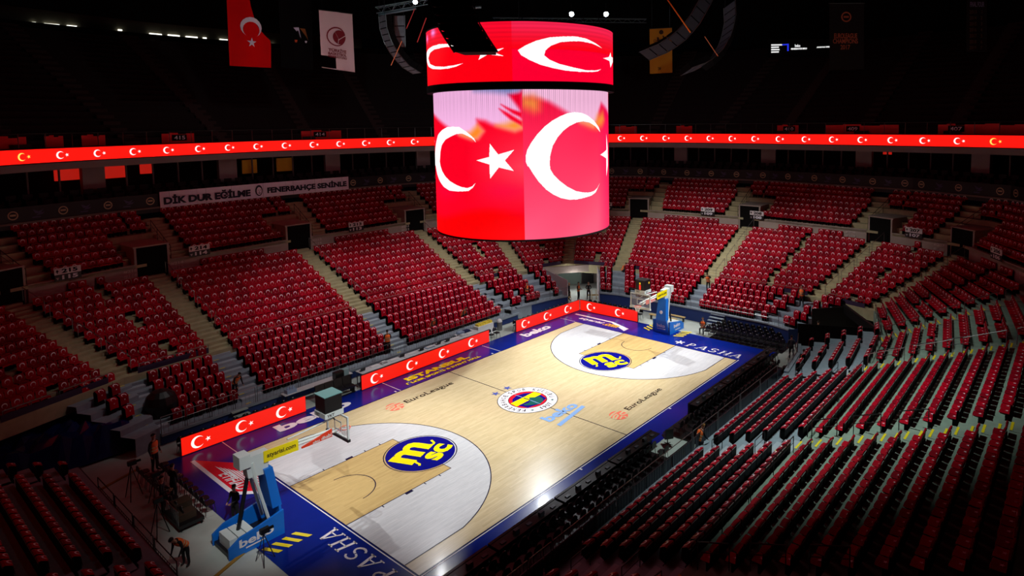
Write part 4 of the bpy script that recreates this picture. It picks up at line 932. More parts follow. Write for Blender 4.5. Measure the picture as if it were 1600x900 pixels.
vd = V3((_f.x, _f.y, 0)).normalized(); rt = V3((_r2.x, _r2.y, 0)).normalized()
# left J-shaped array: hangs behind the drum on its left
pl = (2, 12, 20)
line_array([p for p in arr_pts([(597, 24), (599, 45), (606, 66), (618, 86), (634, 104), (652, 115)], 11, pl, vd)][::1], 1.15, .55, V3(vd)*.75-V3(rt)*.65, m_spk, 'curved grey loudspeaker array hanging left of the video drum', 'line_array')
line_array(arr_pts([(624, 24), (625, 74)], 3, (4, 14, 20), vd), .78, .5, rt, m_spk, 'short straight grey loudspeaker column inside the left curved array')
line_array(arr_pts([(700, -30), (706, 6), (714, 34), (728, 58), (744, 82)], 9, (-15, -13, 20), vd)[::1], 1.2, .9, rt*1.0, m_dark2, 'large black loudspeaker array seen from behind in front of the drum')
line_array(arr_pts([(1118, -30), (1102, 2), (1084, 34), (1062, 58), (1037, 75), (1006, 88)], 10, (12, -3, 20), vd), 1.05, .5, V3(rt)*.75+V3(vd)*.6+V3((0, 0, -.5)), m_spkd, 'dark loudspeaker array curving in from the top right of the drum')
line_array(arr_pts([(1140, 6), (1141, 32), (1134, 60), (1120, 84), (1100, 102), (1072, 112)], 12, (18, -2, 20), vd), 1.1, .5, V3(rt)*.7-V3(vd)*.6+V3((0, 0, .5)), mat('speaker_grille_mid', srgb(70, 84, 96), .6), 'outer right loudspeaker array with a pale edge, sweeping to the left')
# straps
def rod(p, q, dist, mt, r, label, name='ratchet_strap'):
    o = V3(CAMP)+vd*dist; a = on_plane(*p, o, vd); b = on_plane(*q, o, vd)
    ob = MB().tube([a, b], r, 5).put(name, mt, label=label, category='strap'); return ob
m_os = mat('orange_strap', srgb(255, 130, 20), .5); m_os2 = mat('pale_orange_strap', srgb(240, 150, 90), .5); m_rs = mat('red_strap', srgb(220, 40, 30), .5)
rod((1042, -2), (1079, 51), 41, m_os, .045, 'bright orange strap slanting down right of the drum'); rod((1101, 57), (1122, 88), 46, m_os2, .03, 'short pale orange strap inside the outer right loudspeaker array')
rod((648, 14), (635, 45), 46, m_rs, .03, 'thin red strap left of the black loudspeaker array, upper one'); rod((666, 28), (652, 66), 46, m_rs, .04, 'thin red strap beside the drum top, lower one'); rod((628, 64), (611, 102), 46, m_os2, .03, 'tan strap crossing the left curved array')
rod((725, -4), (721, 15), 34, m_os, .02, 'tiny orange strap at the top behind the black array')
# truss with lamps
m_truss = mat('truss_metal', srgb(120, 150, 160), .4, metal=.6); m_lamp = mat('lamp_face', (.8, .93, 1), emit=30)
def truss(a, b, label, n=12, w=.5):
    a, b = V3(a), V3(b); o = thing('lighting_truss', label, 'truss', tuple(a)); d = (b-a); L_ = d.length; d.normalize(); u = V3((-d.y, d.x, 0)); mb = MB()
    for i, j in ((-1, 0), (1, 0), (0, -1)): mb.tube([u*w/2*i+V3((0, 0, w*.8*j)), d*L_+u*w/2*i+V3((0, 0, w*.8*j))], .035, 4)
    mb.put('chord', m_truss, o); mb = MB()
    for k in range(n):
        p, q = d*L_*k/n, d*L_*(k+1)/n
        mb.tube([p+u*w/2, q-u*w/2], .018, 3); mb.tube([p+u*w/2, p.lerp(q, .5)+V3((0, 0, -w*.8)), q+u*w/2], .018, 3); mb.tube([p-u*w/2, p.lerp(q, .5)+V3((0, 0, -w*.8)), q-u*w/2], .018, 3)
    mb.put('lattice', m_truss, o); return o
A = on_plane(588, 12, (2, 12, 24), vd); B = on_plane(668, -2, (2, 12, 24), vd); truss(A, B, 'short pale truss above the left curved loudspeaker array', 5)
A = on_plane(592, 23, (3, 12, 24), vd); B = on_plane(650, 13, (3, 12, 24), vd)
MB().tube([A, B], .1, 6).put('hoist_beam', m_truss, label='pale steel beam carrying the left loudspeaker arrays', category='beam')
A = on_plane(722, 14, (14, 14, 24), vd); B = on_plane(752, 11, (14, 14, 24), vd); MB().tube([A, B], .12, 6).put('hoist_beam', m_truss, label='small lit beam end between black array and drum top', category='beam')
truss(on_plane(770, 28, (26, 24, 26), vd), on_plane(1010, 30, (26, 24, 26), vd), 'dark lighting truss behind the top of the drum carrying two bright lamps', 16)
for px, py, pl_, r_, lb in ((893, 22, (25, 23, 26), .27, 'bright white lamp above the drum, left of the pair'), (947, 22, (25, 23, 26), .27, 'bright white lamp above the drum, right of the pair'), (649, 3, (1.5, 11.5, 24), .17, 'round cool white lamp under the truss left of the black array')):
    p = on_plane(px, py, pl_, vd); o = thing('roof_lamp', lb, 'lamp', tuple(p)); aim = (CAMP-p).normalized() if False else V3((-.62, -.62, -.48)).normalized()
    u = V3((-.7, .7, 0)); w_ = aim.cross(u)
    ring = lambda r, e: [aim*e+(u*math.cos(t)+w_*math.sin(t))*r for t in np.linspace(0, 2*PI, 17)[:-1]]
    MB().prism(ring(r_*.6, -.5), ring(r_*1.1, 0)).put('lamp_housing', m_dark, o); MB().add(ring(r_, .02), [tuple(range(16))]).add(ring(r_, .021), [tuple(range(16))[::-1]]).put('lamp_lens', m_lamp, o)
    MB().tube([(0, 0, .1), (0, 0, 1.2)], .03, 4).put('yoke', m_bkst, o)
# catwalks, dark trusses of the roof
for i in range(4):
    truss((-22+12*i, -34, 31), (-22+12*i, 40-6*(i == 4)-(8 if i == 4 else 0), 31), 'dark roof truss running across the hall, %s from the left' % ORD[i], 26, 1.6)
for o in [q for q in bpy.data.objects if q.name.startswith('lighting_truss') and 'roof' in q['label']]:
    for c in o.children: c.data.materials[0] = m_dark2
# gallery strip lights behind the upper deck
m_strip = mat('strip_lamp', (1, .98, .85), emit=2.2)
for k, (x0, x1, y0, y1) in enumerate(((51, 57, 35, 35.5), (70, 94, 37, 39), (106, 121, 40, 41), (186, 192, 46.5, 47), (235, 254, 52, 54), (264, 282, 54.5, 56), (292, 310, 57, 58.5), (319, 324, 59, 59.5), (345, 357, 61, 62.5), (553, 558, 79.5, 80), (426, 430, 69, 69.5))):
    o0 = (0, 56.5, 28); a = on_plane(x0, y0, o0, (0, 1, 0)); b = on_plane(x1, y1, o0, (0, 1, 0))
    MB().box(a.x, b.x, a.y+.2, a.y+.42, min(a.z, b.z)-.06, min(a.z, b.z)+.08).put('strip_lamp', m_strip, label='thin strip lamp in the gallery at the top left, %s from the left' % ORD[k], category='lamp', group='gallery strip lamps')
MB().box(-18, 26, 56.9, 57.2, 25.5, 31).put('wall_gallery', mat('gallery_wall', srgb(95, 90, 74), .8), **ST)
# ---- hanging flags and banners
def banner(name, label, cat, pix4, plane, nv, nx=10, nz=14, mt=None, wave=.12, wf=None, notch=None):
    """pix4: TL TR BR BL"""
    c = [on_plane(x, y, plane, nv) for x, y in pix4]; o = thing(name, label, cat, tuple(c[0])); nv = V3(nv).normalized(); mb = MB()
    def fn(u, v, e=0):
        u = u*(wf(v) if wf and not e else 1)
        top = c[0].lerp(c[1], u); bot = c[3].lerp(c[2], u); p = top.lerp(bot, v); return p-c[0]+nv*(wave*math.sin(u*9+v*1.5)*(.3+v*.5)-e)
    v = [fn(i/nx, j/nz) for j in range(nz+1) for i in range(nx+1)]
    mb.add(v, [(j*(nx+1)+i, j*(nx+1)+i+1, (j+1)*(nx+1)+i+1, (j+1)*(nx+1)+i) for j in range(nz) for i in range(nx) if not (notch and j/nz >= notch[1] and i/nx < notch[0])])
    ob = mb.put('cloth', mt, o, smooth=True)
    MB().tube([fn(-.02, 0), fn(1.02, 0)], .04, 5).put('top_pole', m_bkst, o); MB().tube([fn(0, 1), fn(1, 1)], .03, 5).put('hem_bar', mt, o)
    mb = MB()
    for u in (.1, .9): p = fn(u, 0); mb.tube([p, p+V3((0, 0, 9))], .012, 3)
    mb.put('suspension_wire', m_bkst, o)
    return o, fn
yv = V3((-.1, 1, 0))
m_flagh = mat('hanging_red_cloth', srgb(215, 2, 6), .7, spec=.1)
o, fn = banner('hanging_flag', 'tall red flag with white crescent and star hanging at the top left', 'flag', [(353, -22), (424, -10), (422.5, 105.5), (360, 102)], (0, 22, 20), yv, mt=m_flagh, wf=lambda v: min(1, .5+max(0, v-.18)*.55 if v < .45 else .65+(v-.45)*1.75))
W0 = 63.; H0 = 124.
def ff(al, ac): # px offsets from crescent centre (387,38), opening downwards
    return fn(.52+ac/64., (38+20+al)/124.+.02, .05)
mb = MB(); 
crescent_mb(mb, lambda al, ac: ff(al, -ac), 16.5, n=16, sd=1.5, sr=.5); mb.put('flag_emblem', mat('grey_white_emblem', srgb(215, 215, 228), .7), [c for c in o.children if c.name.startswith('cloth')][0])
m_whc = mat('pale_federation_cloth', srgb(222, 200, 205), .8)
o, fn = banner('hanging_banner', 'white federation banner with basketball emblem hanging left of the loudspeakers', 'banner', [(498, 15), (550.5, 21.5), (554, 112.5), (503.5, 105)], (0, 20, 20), yv, mt=m_whc, wave=.07, nx=12, notch=(.41, .78))
m_maro = mat('maroon_print', srgb(125, 20, 35), .8)
bp = lambda x, y, e=.06: fn((x-499-(y-16)*.06)/52., (y-18)/90., e)
mb = MB(); 
for i in range(24):
    a, b = 2*PI*i/24, 2*PI*(i+1)/24; mb.add([bp(525.5+15*math.cos(a), 57+15*math.sin(a)), bp(525.5+15*math.cos(b), 57+15*math.sin(b)), bp(525.5+13.2*math.cos(b), 57+13.2*math.sin(b)), bp(525.5+13.2*math.cos(a), 57+13.2*math.sin(a))], [(0, 1, 2, 3)])
mb.add([bp(530+10.5*math.cos(t), 57.5+11*math.sin(t), .07) for t in np.linspace(0, 2*PI, 22)[:-1]], [tuple(range(21))]); mb.put('ball_emblem', m_maro, o)
mb = MB()
for pth in ([(522, 50), (528, 60), (527, 67)], [(527, 62), (534, 57), (540, 53)]):
    for q, r in zip(pth[:-1], pth[1:]): mb.add([bp(*q, .1), bp(q[0]+.8, q[1]+.8, .1), bp(r[0]+.8, r[1]+.8, .1), bp(*r, .1)], [(0, 1, 2, 3)])
mb.put('ball_seams', m_whc, o)
for t, y0, h, x0, w in (('TÜRKİYE', 75, 6.5, 513, 29), ('BASKETBOL', 82.3, 4.2, 513, 29.5), ('FEDERASYONU', 87.2, 3.6, 513, 30)):
    text_on('lettering', t, lambda u, v: bp(x0+w*u, y0+h*(1-v), .08), m_maro, o, bold=.03)
m_dkb = mat('dark_portrait_cloth', (.0015, .0014, .002), .9, spec=.1)
o, fn = banner('portrait_banner', 'dark portrait banner of a man in black suit, white shirt and tie', 'banner', [(434, -22), (487, -16), (489, 109), (441, 105)], (0, 21, 20), yv, mt=m_dkb)
bp = lambda x, y, e=.06: fn((x-434-(y+20)*.05)/53., (y+20)/127., e)
MB().add([bp(457, 43), bp(466, 42), bp(471, 59), bp(466, 52)], [(0, 1, 2, 3)]).put('printed_shirt', mat('shirt_print', srgb(180, 185, 205), .8), o)
MB().add([bp(462, 48, .08), bp(465, 47, .08), bp(470, 60, .08), bp(468, 61, .08)], [(0, 1, 2, 3)]).put('printed_tie', m_dark2, o)
MB().add([bp(468, 43), bp(478, 43), bp(484, 62), (bp(480, 55))], [(0, 1, 2, 3)]).put('printed_background', mat('amber_print', srgb(120, 70, 20), .8), o)
MB().add([bp(459, 62), bp(464, 62), bp(463, 66), bp(460, 66)], [(0, 1, 2, 3)]).put('printed_medal', mat('orange_print', srgb(170, 70, 20), .8), o)
MB().add([bp(478, 62), bp(482, 62), bp(481, 65.5), bp(479, 65)], [(0, 1, 2, 3)]).put('printed_handkerchief', mat('shirt_print'), o)
m_yb = mat('mustard_banner_cloth', srgb(200, 140, 20), .8)
pl = (16, 0, 20); 
o, fn = banner('hanging_banner', 'mustard yellow club banner hanging behind the right loudspeakers', 'banner', [(1015, 45), (1050, 43), (1050.5, 113), (1015.5, 115)], (27, 8, 20), vd, mt=m_yb, wave=.05)
bp = lambda x, y, e=.08: fn((x-1015)/35., (y-44)/70., e)
mb = MB(); mb.add([bp(1033+3.5*math.cos(t), 50.5+3.5*math.sin(t)) for t in np.linspace(0, 2*PI, 16)[:-1]], [tuple(range(15))])
for q in ((1026, 58, 3, 12), (1035, 56, 2, 14), (1031, 64, 3, 7)): mb.add([bp(q[0], q[1]), bp(q[0]+q[2], q[1]), bp(q[0]+q[2]+2, q[1]+q[3]), bp(q[0]+2, q[1]+q[3])], [(0, 1, 2, 3)])
mb.put('printed_player', mat('brown_print', srgb(60, 34, 16), .8), o)
for t, y0, h, x0, w in (('CHAMPIONS', 61, 5, 1021, 24), ('TEAM', 105, 4.5, 1027, 5)): text_on('lettering', t, lambda u, v: bp(x0+w*u, y0+h*(1-v), .1), mat('brown_print'), o, bold=.02)
m_bkc = mat('black_banner_cloth', srgb(8, 7, 9), .9); m_cop = mat('copper_print', srgb(190, 105, 70), .7, emit=0)
o, fn = banner('hanging_banner', 'black banner lettered EUROLEAGUE CHAMPIONS 2017 hanging at the upper right', 'banner', [(1296, 5), (1350, 5), (1350, 108), (1296, 108)], (31, -9, 20), (1, .1, 0), mt=m_bkc, wave=.04)
bp = lambda x, y, e=.08: fn((x-1296)/54., (y-5)/103., e)
mb = MB()
for i in range(18):
    a, b = 2*PI*i/18, 2*PI*(i+1)/18; mb.add([bp(1323+8*math.cos(a), 26.5+8*math.sin(a)), bp(1323+8*math.cos(b), 26.5+8*math.sin(b)), bp(1323+6*math.cos(b), 26.5+6*math.sin(b)), bp(1323+6*math.cos(a), 26.5+6*math.sin(a))], [(0, 1, 2, 3)])
mb.add([bp(1319, 25), bp(1327, 25), bp(1327, 28), bp(1319, 28)], [(0, 1, 2, 3)]); mb.put('printed_crest', m_cop, o)
for t, y0, h, x0, w in (('EUROLEAGUE', 52, 8, 1304, 36), ('CHAMPIONS', 60.5, 7.5, 1302, 39), ('2017', 70, 7.5, 1314, 15)): text_on('lettering', t, lambda u, v: bp(x0+w*u, y0+h*(1-v), .1), m_cop, o, bold=.02)
o, fn = banner('hanging_banner', 'black banner headed FINAL FOUR with lines of results at the far upper right', 'banner', [(1510, -6), (1542, -6), (1542, 80), (1510, 80)], (30, -18, 20), (1, .1, 0), mt=m_bkc, wave=.04)
bp = lambda x, y, e=.08: fn((x-1510)/32., (y+6)/86., e)
text_on('lettering', 'FINAL FOUR', lambda u, v: bp(1516+22*u, 3+8*(1-v), .1), mat('pale_blue_print', srgb(130, 130, 170), .7), o, bold=.02)
for j in range(7): text_on('lettering', ['1993 - 2', '1994 - 6', '2015 - 0', '2016 - 2', '2017 - 1', '2018 - 4', '2019 - 3'][j] if False else '20%02d    %d' % (13+j, j+1), lambda u, v: bp(1515+20*u, 16+9.3*j+5.5*(1-v), .1), mat('dim_copper_print', srgb(95, 60, 35), .7), o, bold=.01)
# far small scoreboard screen
c0 = on_plane(1204, 67, (44, -6, 24), (1, 0, 0)); o = thing('result_screen', 'distant black results screen with white names and a blue column', 'screen', tuple(c0))
sp = lambda x, y, e=0: on_plane(x, y, (44-e, -6, 24), (1, 0, 0))-c0
MB().add([sp(1200, 60), sp(1310, 60), sp(1310, 90), sp(1200, 90)], [(3, 2, 1, 0)]).put('screen_panel', m_dark2, o)
m_wl = mat('white_screen_text', (1, 1, 1), emit=.9); m_bl2 = mat('blue_screen_text', (.02, .04, .9), emit=.8)
for j in range(4): text_on('lettering', ['1. ALEKSANDR, M.', '2. DEVON, C.', '3. NANDO, D.', '4. MARKO, G.'][j], lambda u, v: sp(1205+(17, 12, 13, 12)[j]*u, 69.5+3.7*j+2.4*(1-v), .1), m_wl, o, bold=.03) if False else MB().add([sp(1205, 69.3+3.7*j, .1), sp(1205+(17, 12, 13, 12)[j], 69.0+3.7*j, .1), sp(1205+(17, 12, 13, 12)[j], 71+3.7*j, .1), sp(1205, 71.4+3.7*j, .1)], [(0, 1, 2, 3)]).put('name_line', m_wl, o)
MB().add([sp(1222, 69, .1), sp(1232.5, 68.3, .1), sp(1232.5, 79.5, .1), sp(1230, 80, .1), sp(1230, 70.5, .1), sp(1222, 71, .1)], [(0, 1, 2, 3, 4, 5)]).put('blue_column', m_bl2, o)
text_on('lettering', 'beko', lambda u, v: sp(1242+8.5*u, 69+4.5*(1-v), .1), m_wl, o, bold=.03)
text_on('lettering', 'FENERBAHCE BEKO', lambda u, v: sp(1236+25*u, 75.2+2.6*(1-v)-.8*u, .1), m_wl, o, bold=.08)
text_on('lettering', 'ANADOLU EFES', lambda u, v: sp(1276+20.5*u, 72.8+2.2*(1-v)-.8*u, .1), m_wl, o, bold=.08)
print('overhead done')
# ================================================================== courtside
m_ledb = mat('led_board_red', (1, .012, .003), emit=.95); m_ledbw = mat('led_board_white', (1, .9, .85), emit=1.1)
def led_board(a, b, n, h, label, lean=.0, first=.35, off0=0):
    a, b = V3((*a, 0)), V3((*b, 0)); d = (b-a); L_ = d.length; d.normalize(); u = V3((d.y, -d.x, 0))   # u faces the court
    o = thing('advertising_board', label, 'board', tuple(a))
    P = lambda s, z, e=0: d*s+u*e+V3((0, 0, z))
    MB().prism([P(0, .02, -.12), P(L_, .02, -.12), P(L_, .02), P(0, .02)], [P(0, h, -.12), P(L_, h, -.12), P(L_, h), P(0, h)]).put('board_case', m_dark, o)
    MB().add([P(.01, .04, .006), P(L_-.01, .04, .006), P(L_-.01, h-.01, .006), P(.01, h-.01, .006)], [(0, 1, 2, 3)]).put('led_face', m_ledb, o)
    face = [c for c in o.children if c.name.startswith('led_face')][0]
    for k in range(n):
        c = L_*(k+first)/n; mb = MB(); crescent_mb(mb, lambda al, ac: P(c+off0+al, h*.5+ac, .014), h*.33, n=16, sd=1.55, sr=.45); mb.put('led_crescent', m_ledbw, face)
    mb = MB()
    for k in range(int(L_/1.2)+1): mb.tube([P(min(L_, 1.2*k), .6, -.12), P(min(L_, 1.2*k), .02, -.5)], .02, 4)
    mb.put('rear_stay', m_steel, o); return o
led_board((-16.1, 9.75), (-9.35, 9.6), 3, 1.0, 'left red advertising board with three crescents beside the near sideline corner')
led_board((-5.55, 9.6), (5.9, 9.75), 4, 1.0, 'longest red advertising board with four crescents before the press table')
led_board((8.9, 9.7), (16.9, 9.4), 3, 1.0, 'red advertising board with three crescents at the far end of the left sideline')
led_board((16.95, 9.35), (17.15, 3.15), 2, 1.0, 'red advertising board with two crescents along the far baseline')
# near side row of boards, seen from behind
for k in range(8):
    x0 = -15.8+4.0*k
    if k == 4: continue
    o = thing('courtside_board', 'black back of a courtside board, %s along the near sideline' % ORD[k], 'board', (x0, -9.0, 0))
    MB().box(0, 3.9, -.12, 0, .02, .72).put('board_case', m_dark, o); MB().add([(.02, .006, .04), (3.88, .006, .04), (3.88, .006, .7), (.02, .006, .7)], [(3, 2, 1, 0)]).put('led_face', mat('led_board_deep', (.16, .01, .09), emit=.5) if k == 5 else mat('led_board_blue', (.01, .03, .25), emit=.35), o)
    MB().box(.02, 3.88, -.62, -.14, .66, .7).put('desk_top', m_dark, o)
    mb = MB()
    for j in range(5): mb.box(.3+.75*j, .55+.75*j, -.5, -.35, .7, .74+.14*(j % 2))
    mb.put('desk_items', mat('desk_screen', srgb(60, 66, 76), .4), o)
# ---- black chairs
def chair_parts():
    seat = MB().ext([(-.2, -.02), (.2, -.02), (.22, -.3), (.14, -.43), (-.14, -.43), (-.22, -.3)][::-1], .43, .48)
    back = MB(); A = [(.21*math.cos(t)*1.0, .66+.2*math.sin(t)) for t in np.linspace(0, PI, 8)]; pts = [(.2, .55)]+A+[(-.2, .55)]
    back.prism([(x, -.0+.02, z) for x, z in pts], [(x, .05, z) for x, z in pts])
    leg = lambda x, y, x2, y2: MB().tube([(x, y, .45), (x2, y2, 0)], .014, 5)
    return [('seat', seat), ('backrest', back)]+[('leg', leg(*q)) for q in ((-.19, -.05, -.22, .02), (.19, -.05, .22, .02), (-.18, -.38, -.21, -.42), (.18, -.38, .21, -.42))]+[('back_frame', MB().tube([(-.19, -.04, .45), (-.2, .03, .7)], .012, 4).tube([(.19, -.04, .45), (.2, .03, .7)], .012, 4))]
m_chair = mat('black_chair_plastic', srgb(20, 20, 24), .38); m_leg = mat('chrome_chair_leg', srgb(150, 150, 150), .3, metal=.9)
CHM = [(n, mb.mesh('chair_'+n, m_bkst if n == 'leg' else m_chair)) for n, mb in chair_parts()]
CHM.append(('number_tag', MB().box(-.035, .035, .0, .022, .80, .83).mesh('chair_number_tag', mat('painted_glint', srgb(215, 215, 215), .5))))  # pale chip painted as the glint on the backrest top
def black_chair(x, y, rz, label, group, z=0):
    o = thing('black_chair', label, 'chair', (x, y, z), rz, group)
    for n, me in CHM: link(n, me, o)
    return o
flat([(-16.2, -11.8), (16.0, -11.8), (16.0, -8.95), (1.6, -8.95), (1.2, -10.2), (-.6, -10.2), (-.6, -11.8)][:0] or [(-16.2, -11.8), (-.7, -11.8), (-.7, -8.95), (-16.2, -8.95)], z=.004).put('dark_floor_sheet', m_dark, fl)  # dark sheet on the floor under the near chair rows
flat([(1.4, -11.8), (14.6, -11.8), (14.6, -8.95), (1.4, -8.95)], z=.004).put('dark_floor_sheet', m_dark, fl)
for r, y in enumerate((-9.95, -10.7, -11.45)):
    n = 56
    for k in range(n):
        x = -15.9+.57*k
        if -.9 < x < 1.5 or (r > 0 and x > 14.2): continue
        black_chair(x, y+random.uniform(-.03, .03), PI+random.uniform(-.05, .05), 'black chair, %s from the left in the %s courtside row of the near side' % (ORD[k], ORD[r]), 'near side courtside chairs')
flat([(17.25, -9.6), (20.2, -9.6), (20.2, -3.6), (17.25, -3.6)], z=.004).put('dark_floor_sheet', m_dark, fl)  # dark sheet on the floor under the far chair rows
for r, (x, z) in enumerate(((17.65, 0), (18.35, 0), (19.05, 0), (19.75, 0))):
    for k in range(13-r):
        black_chair(x+.03*k-.0, -3.35-.5*k-(.1*r), PI*1.5, 'black round-backed chair, %s from the hoop in the %s row beyond the far baseline' % (ORD[k], ORD[r]), 'chairs beyond the far baseline', z)
for k in range(12): black_chair(-15.9+.56*k, 10.35, 0, 'black chair behind the left red board, %s from the left' % ORD[k], 'chairs behind the left board')
for k in range(13): black_chair(9.3+.56*k, 10.25, 0, 'black chair behind the far sideline board, %s from the left' % ORD[k], 'chairs behind the far sideline board')
for k in range(11): black_chair(18.0+.02*k, 9.0-.55*k, PI*1.5, 'black chair behind the far baseline board, %s from the corner' % ORD[k], 'chairs behind the far baseline board')
for k in range(2): black_chair(6.35+.6*k, 10.2, 0, 'black chair standing free right of the press table, %s one' % ORD[k], 'free chairs by the press table')
for k in range(7): black_chair(1.6+.6*k, 11.15, 0, 'black chair at the back of the press table, %s from the left' % ORD[k], 'press table chairs')
for r in range(2):
    for k in range(10): black_chair(-17.5-.85*r, 8.7-.6*k, PI/2, 'dark chair behind the near baseline, %s from the corner in the %s row' % (ORD[k], ORD[r]), 'chairs behind the near baseline')
# ---- press table
m_wt = mat('white_table_top', srgb(210, 214, 218), .5)
for k in range(6):
    x0 = -5.2+1.78*k
    o = thing('press_table', 'white topped press table behind the long red board, %s from the left' % ORD[k], 'table', (x0, 10.5, 0), 0, 'press tables')
    MB().box(0, 1.74, -.45, .35, .87, .91).put('table_top', m_wt, o); MB().box(0, 1.74, -.46, -.44, .1, .87).put('front_panel', m_dark, o)
    lm = MB().box(-.02, .02, -.02, .02, 0, .87).mesh('leg', m_steel)
    for q in ((.06, -.3), (1.68, -.3), (.06, .25), (1.68, .25)): link('leg', lm, o, (q[0], q[1], 0))
items = [(-4.9, .0, 'laptop'), (-3.9, .05, 'paper'), (-3.2, 0, 'box'), (-2.4, .0, 'paper'), (-1.7, .1, 'laptop'), (-.9, 0, 'paper'), (-.1, 0, 'laptop'), (.7, 0, 'tray'), (1.5, .05, 'laptop'), (2.3, 0, 'laptop'), (3.1, 0, 'paper'), (3.9, 0, 'box'), (4.6, .05, 'paper')]
m_lap = mat('laptop_shell', srgb(36, 40, 46), .4); m_paper = mat('paper_white', srgb(225, 228, 232), .7); m_tray = mat('clear_plastic_blue', srgb(150, 175, 205), .3)
for i, (x, y, k) in enumerate(items):
    z = .912; Y = 10.55+y
    if k == 'laptop':
        o = thing('laptop', 'dark laptop open on the press table, item %s from the left' % ORD[i], 'laptop', (x, Y, z)); MB().box(-.18, .18, -.12, .12, 0, .015).put('keyboard_base', m_lap, o); MB().prism([(-.18, -.12, .015), (.18, -.12, .015), (.18, -.11, .015), (-.18, -.11, .015)], [(-.18, -.18, .24), (.18, -.18, .24), (.18, -.17, .24), (-.18, -.17, .24)]).put('lid', m_lap, o)
    else:
        dims = {'paper': (.3, .2, .04), 'box': (.2, .15, .14), 'tray': (.35, .2, .08)}[k]; o = thing('paper_stack' if k == 'paper' else 'storage_'+k, 'white %s on the press table, item %s from the left' % ({'paper': 'stack of papers', 'box': 'small box', 'tray': 'plastic tray'}[k], ORD[i]), k, (x, Y, z))
        MB().box(-dims[0], dims[0], -dims[1], dims[1], 0, dims[2]*.6).put('lower_stack', m_paper if k != 'tray' else m_tray, o); MB().box(-dims[0]*.8, dims[0]*.7, -dims[1]*.9, dims[1]*.6, dims[2]*.6, dims[2]).put('upper_stack', m_paper, o)
# team bench left of the long board, long table behind it with a box on top
o = thing('team_bench', 'black padded team bench left of the long red board', 'bench', (-8.35, 9.95, 0))
for k in range(4): MB().box(.62*k, .62*k+.58, -.25, .25, .38, .5).put('seat_cushion', m_chair, o); MB().prism([(.62*k, .22, .5), (.62*k+.58, .22, .5), (.62*k+.58, .3, .5), (.62*k, .3, .5)], [(.62*k, .34, 1.05), (.62*k+.58, .34, 1.05), (.62*k+.58, .42, 1.05), (.62*k, .42, 1.05)]).put('back_cushion', m_chair, o)
for k in range(3): MB().box(.05+1.15*k, .1+1.15*k, -.2, .3, 0, .38).put('leg', m_bkst, o)
MB().box(0, 2.45, -.22, -.18, .05, .09).put('foot_rail', m_bkst, o)
o = thing('long_table', 'narrow white table standing against the blue wall behind the team bench', 'table', (-9.9, 11.3, 0)); MB().box(0, 4.6, -.3, .3, .74, .78).put('table_top', m_wt, o)
for q in ((.1, -.25), (4.5, -.25), (.1, .25), (4.5, .25), (2.3, -.25)): MB().box(q[0]-.02, q[0]+.02, q[1]-.02, q[1]+.02, 0, .74).put('leg', m_bkst, o)
o = thing('plastic_crate', 'translucent bluish crate of bottles on the left end of the white table', 'crate', (-9.4, 11.3, .78)); MB().box(-.3, .3, -.2, .2, 0, .22).put('crate_body', m_tray, o)
for k in range(6): MB().tube([(-.22+.09*k, -.05+.1*(k % 2), .2), (-.22+.09*k, -.05+.1*(k % 2), .36), (-.22+.09*k, -.05+.1*(k % 2), .4)], [.035, .035, .015], 6).put('bottle', m_tray, o)
o = thing('monitor_cart', 'dark covered monitor and pale cloth at the right end of the white table', 'monitor', (-6.3, 10.9, 0)); MB().box(-.4, .2, -.2, .2, .6, 1.25).put('monitor_case', m_dark, o); MB().box(-.1, .1, -.1, .1, 0, .6).put('stand', m_dark, o); MB().box(.2, .55, -.2, .15, .8, 1.3).put('pale_cloth', mat('pale_teal_cloth', srgb(150, 185, 190), .7), o)
o = thing('white_counter', 'white counter topped with yellow boxes behind the press table end', 'counter', (5.9, 11.3, 0)); MB().box(0, 1.7, -.3, .3, 0, .95).put('counter_body', m_wt, o)
o2 = thing('snack_boxes', 'row of yellow boxes standing on the white counter', 'boxes', (6.0, 11.3, .95))
for k in range(6): MB().box(.02+.26*k, .25+.26*k, -.2, .2, 0, .16+.02*(k % 2)).put('yellow_box', mat('yellow_card', srgb(225, 200, 60), .6), o2)
o = thing('waste_bin', 'pale cylindrical bin with domed lid at the blue wall', 'bin', (8.55, 11.3, 0)); MB().tube([(0, 0, 0), (0, 0, .7)], .23, 12).put('bin_body', m_steel, o); MB().tube([(0, 0, .7), (0, 0, .85), (0, 0, .95)], [.24, .2, .08], 12).put('domed_lid', m_wt, o)
o = thing('equipment_table', 'table with blue wrapped goods left of the white counter', 'table', (3.9, 11.35, 0)); MB().box(0, 1.8, -.3, .3, .72, .76).put('table_top', m_wt, o)
for q in (.1, 1.7): MB().box(q-.03, q+.03, -.25, .25, 0, .72).put('leg', m_bkst, o)
o = thing('wrapped_goods', 'blue wrapped bundle lying on the table by the counter', 'bundle', (4.5, 11.35, .76)); MB().box(-.4, .1, -.2, .2, 0, .2).put('pale_bundle', m_tray, o); MB().box(.12, .7, -.2, .2, 0, .17).put('blue_bundle', mat('navy_fabric', srgb(24, 40, 90), .7), o)
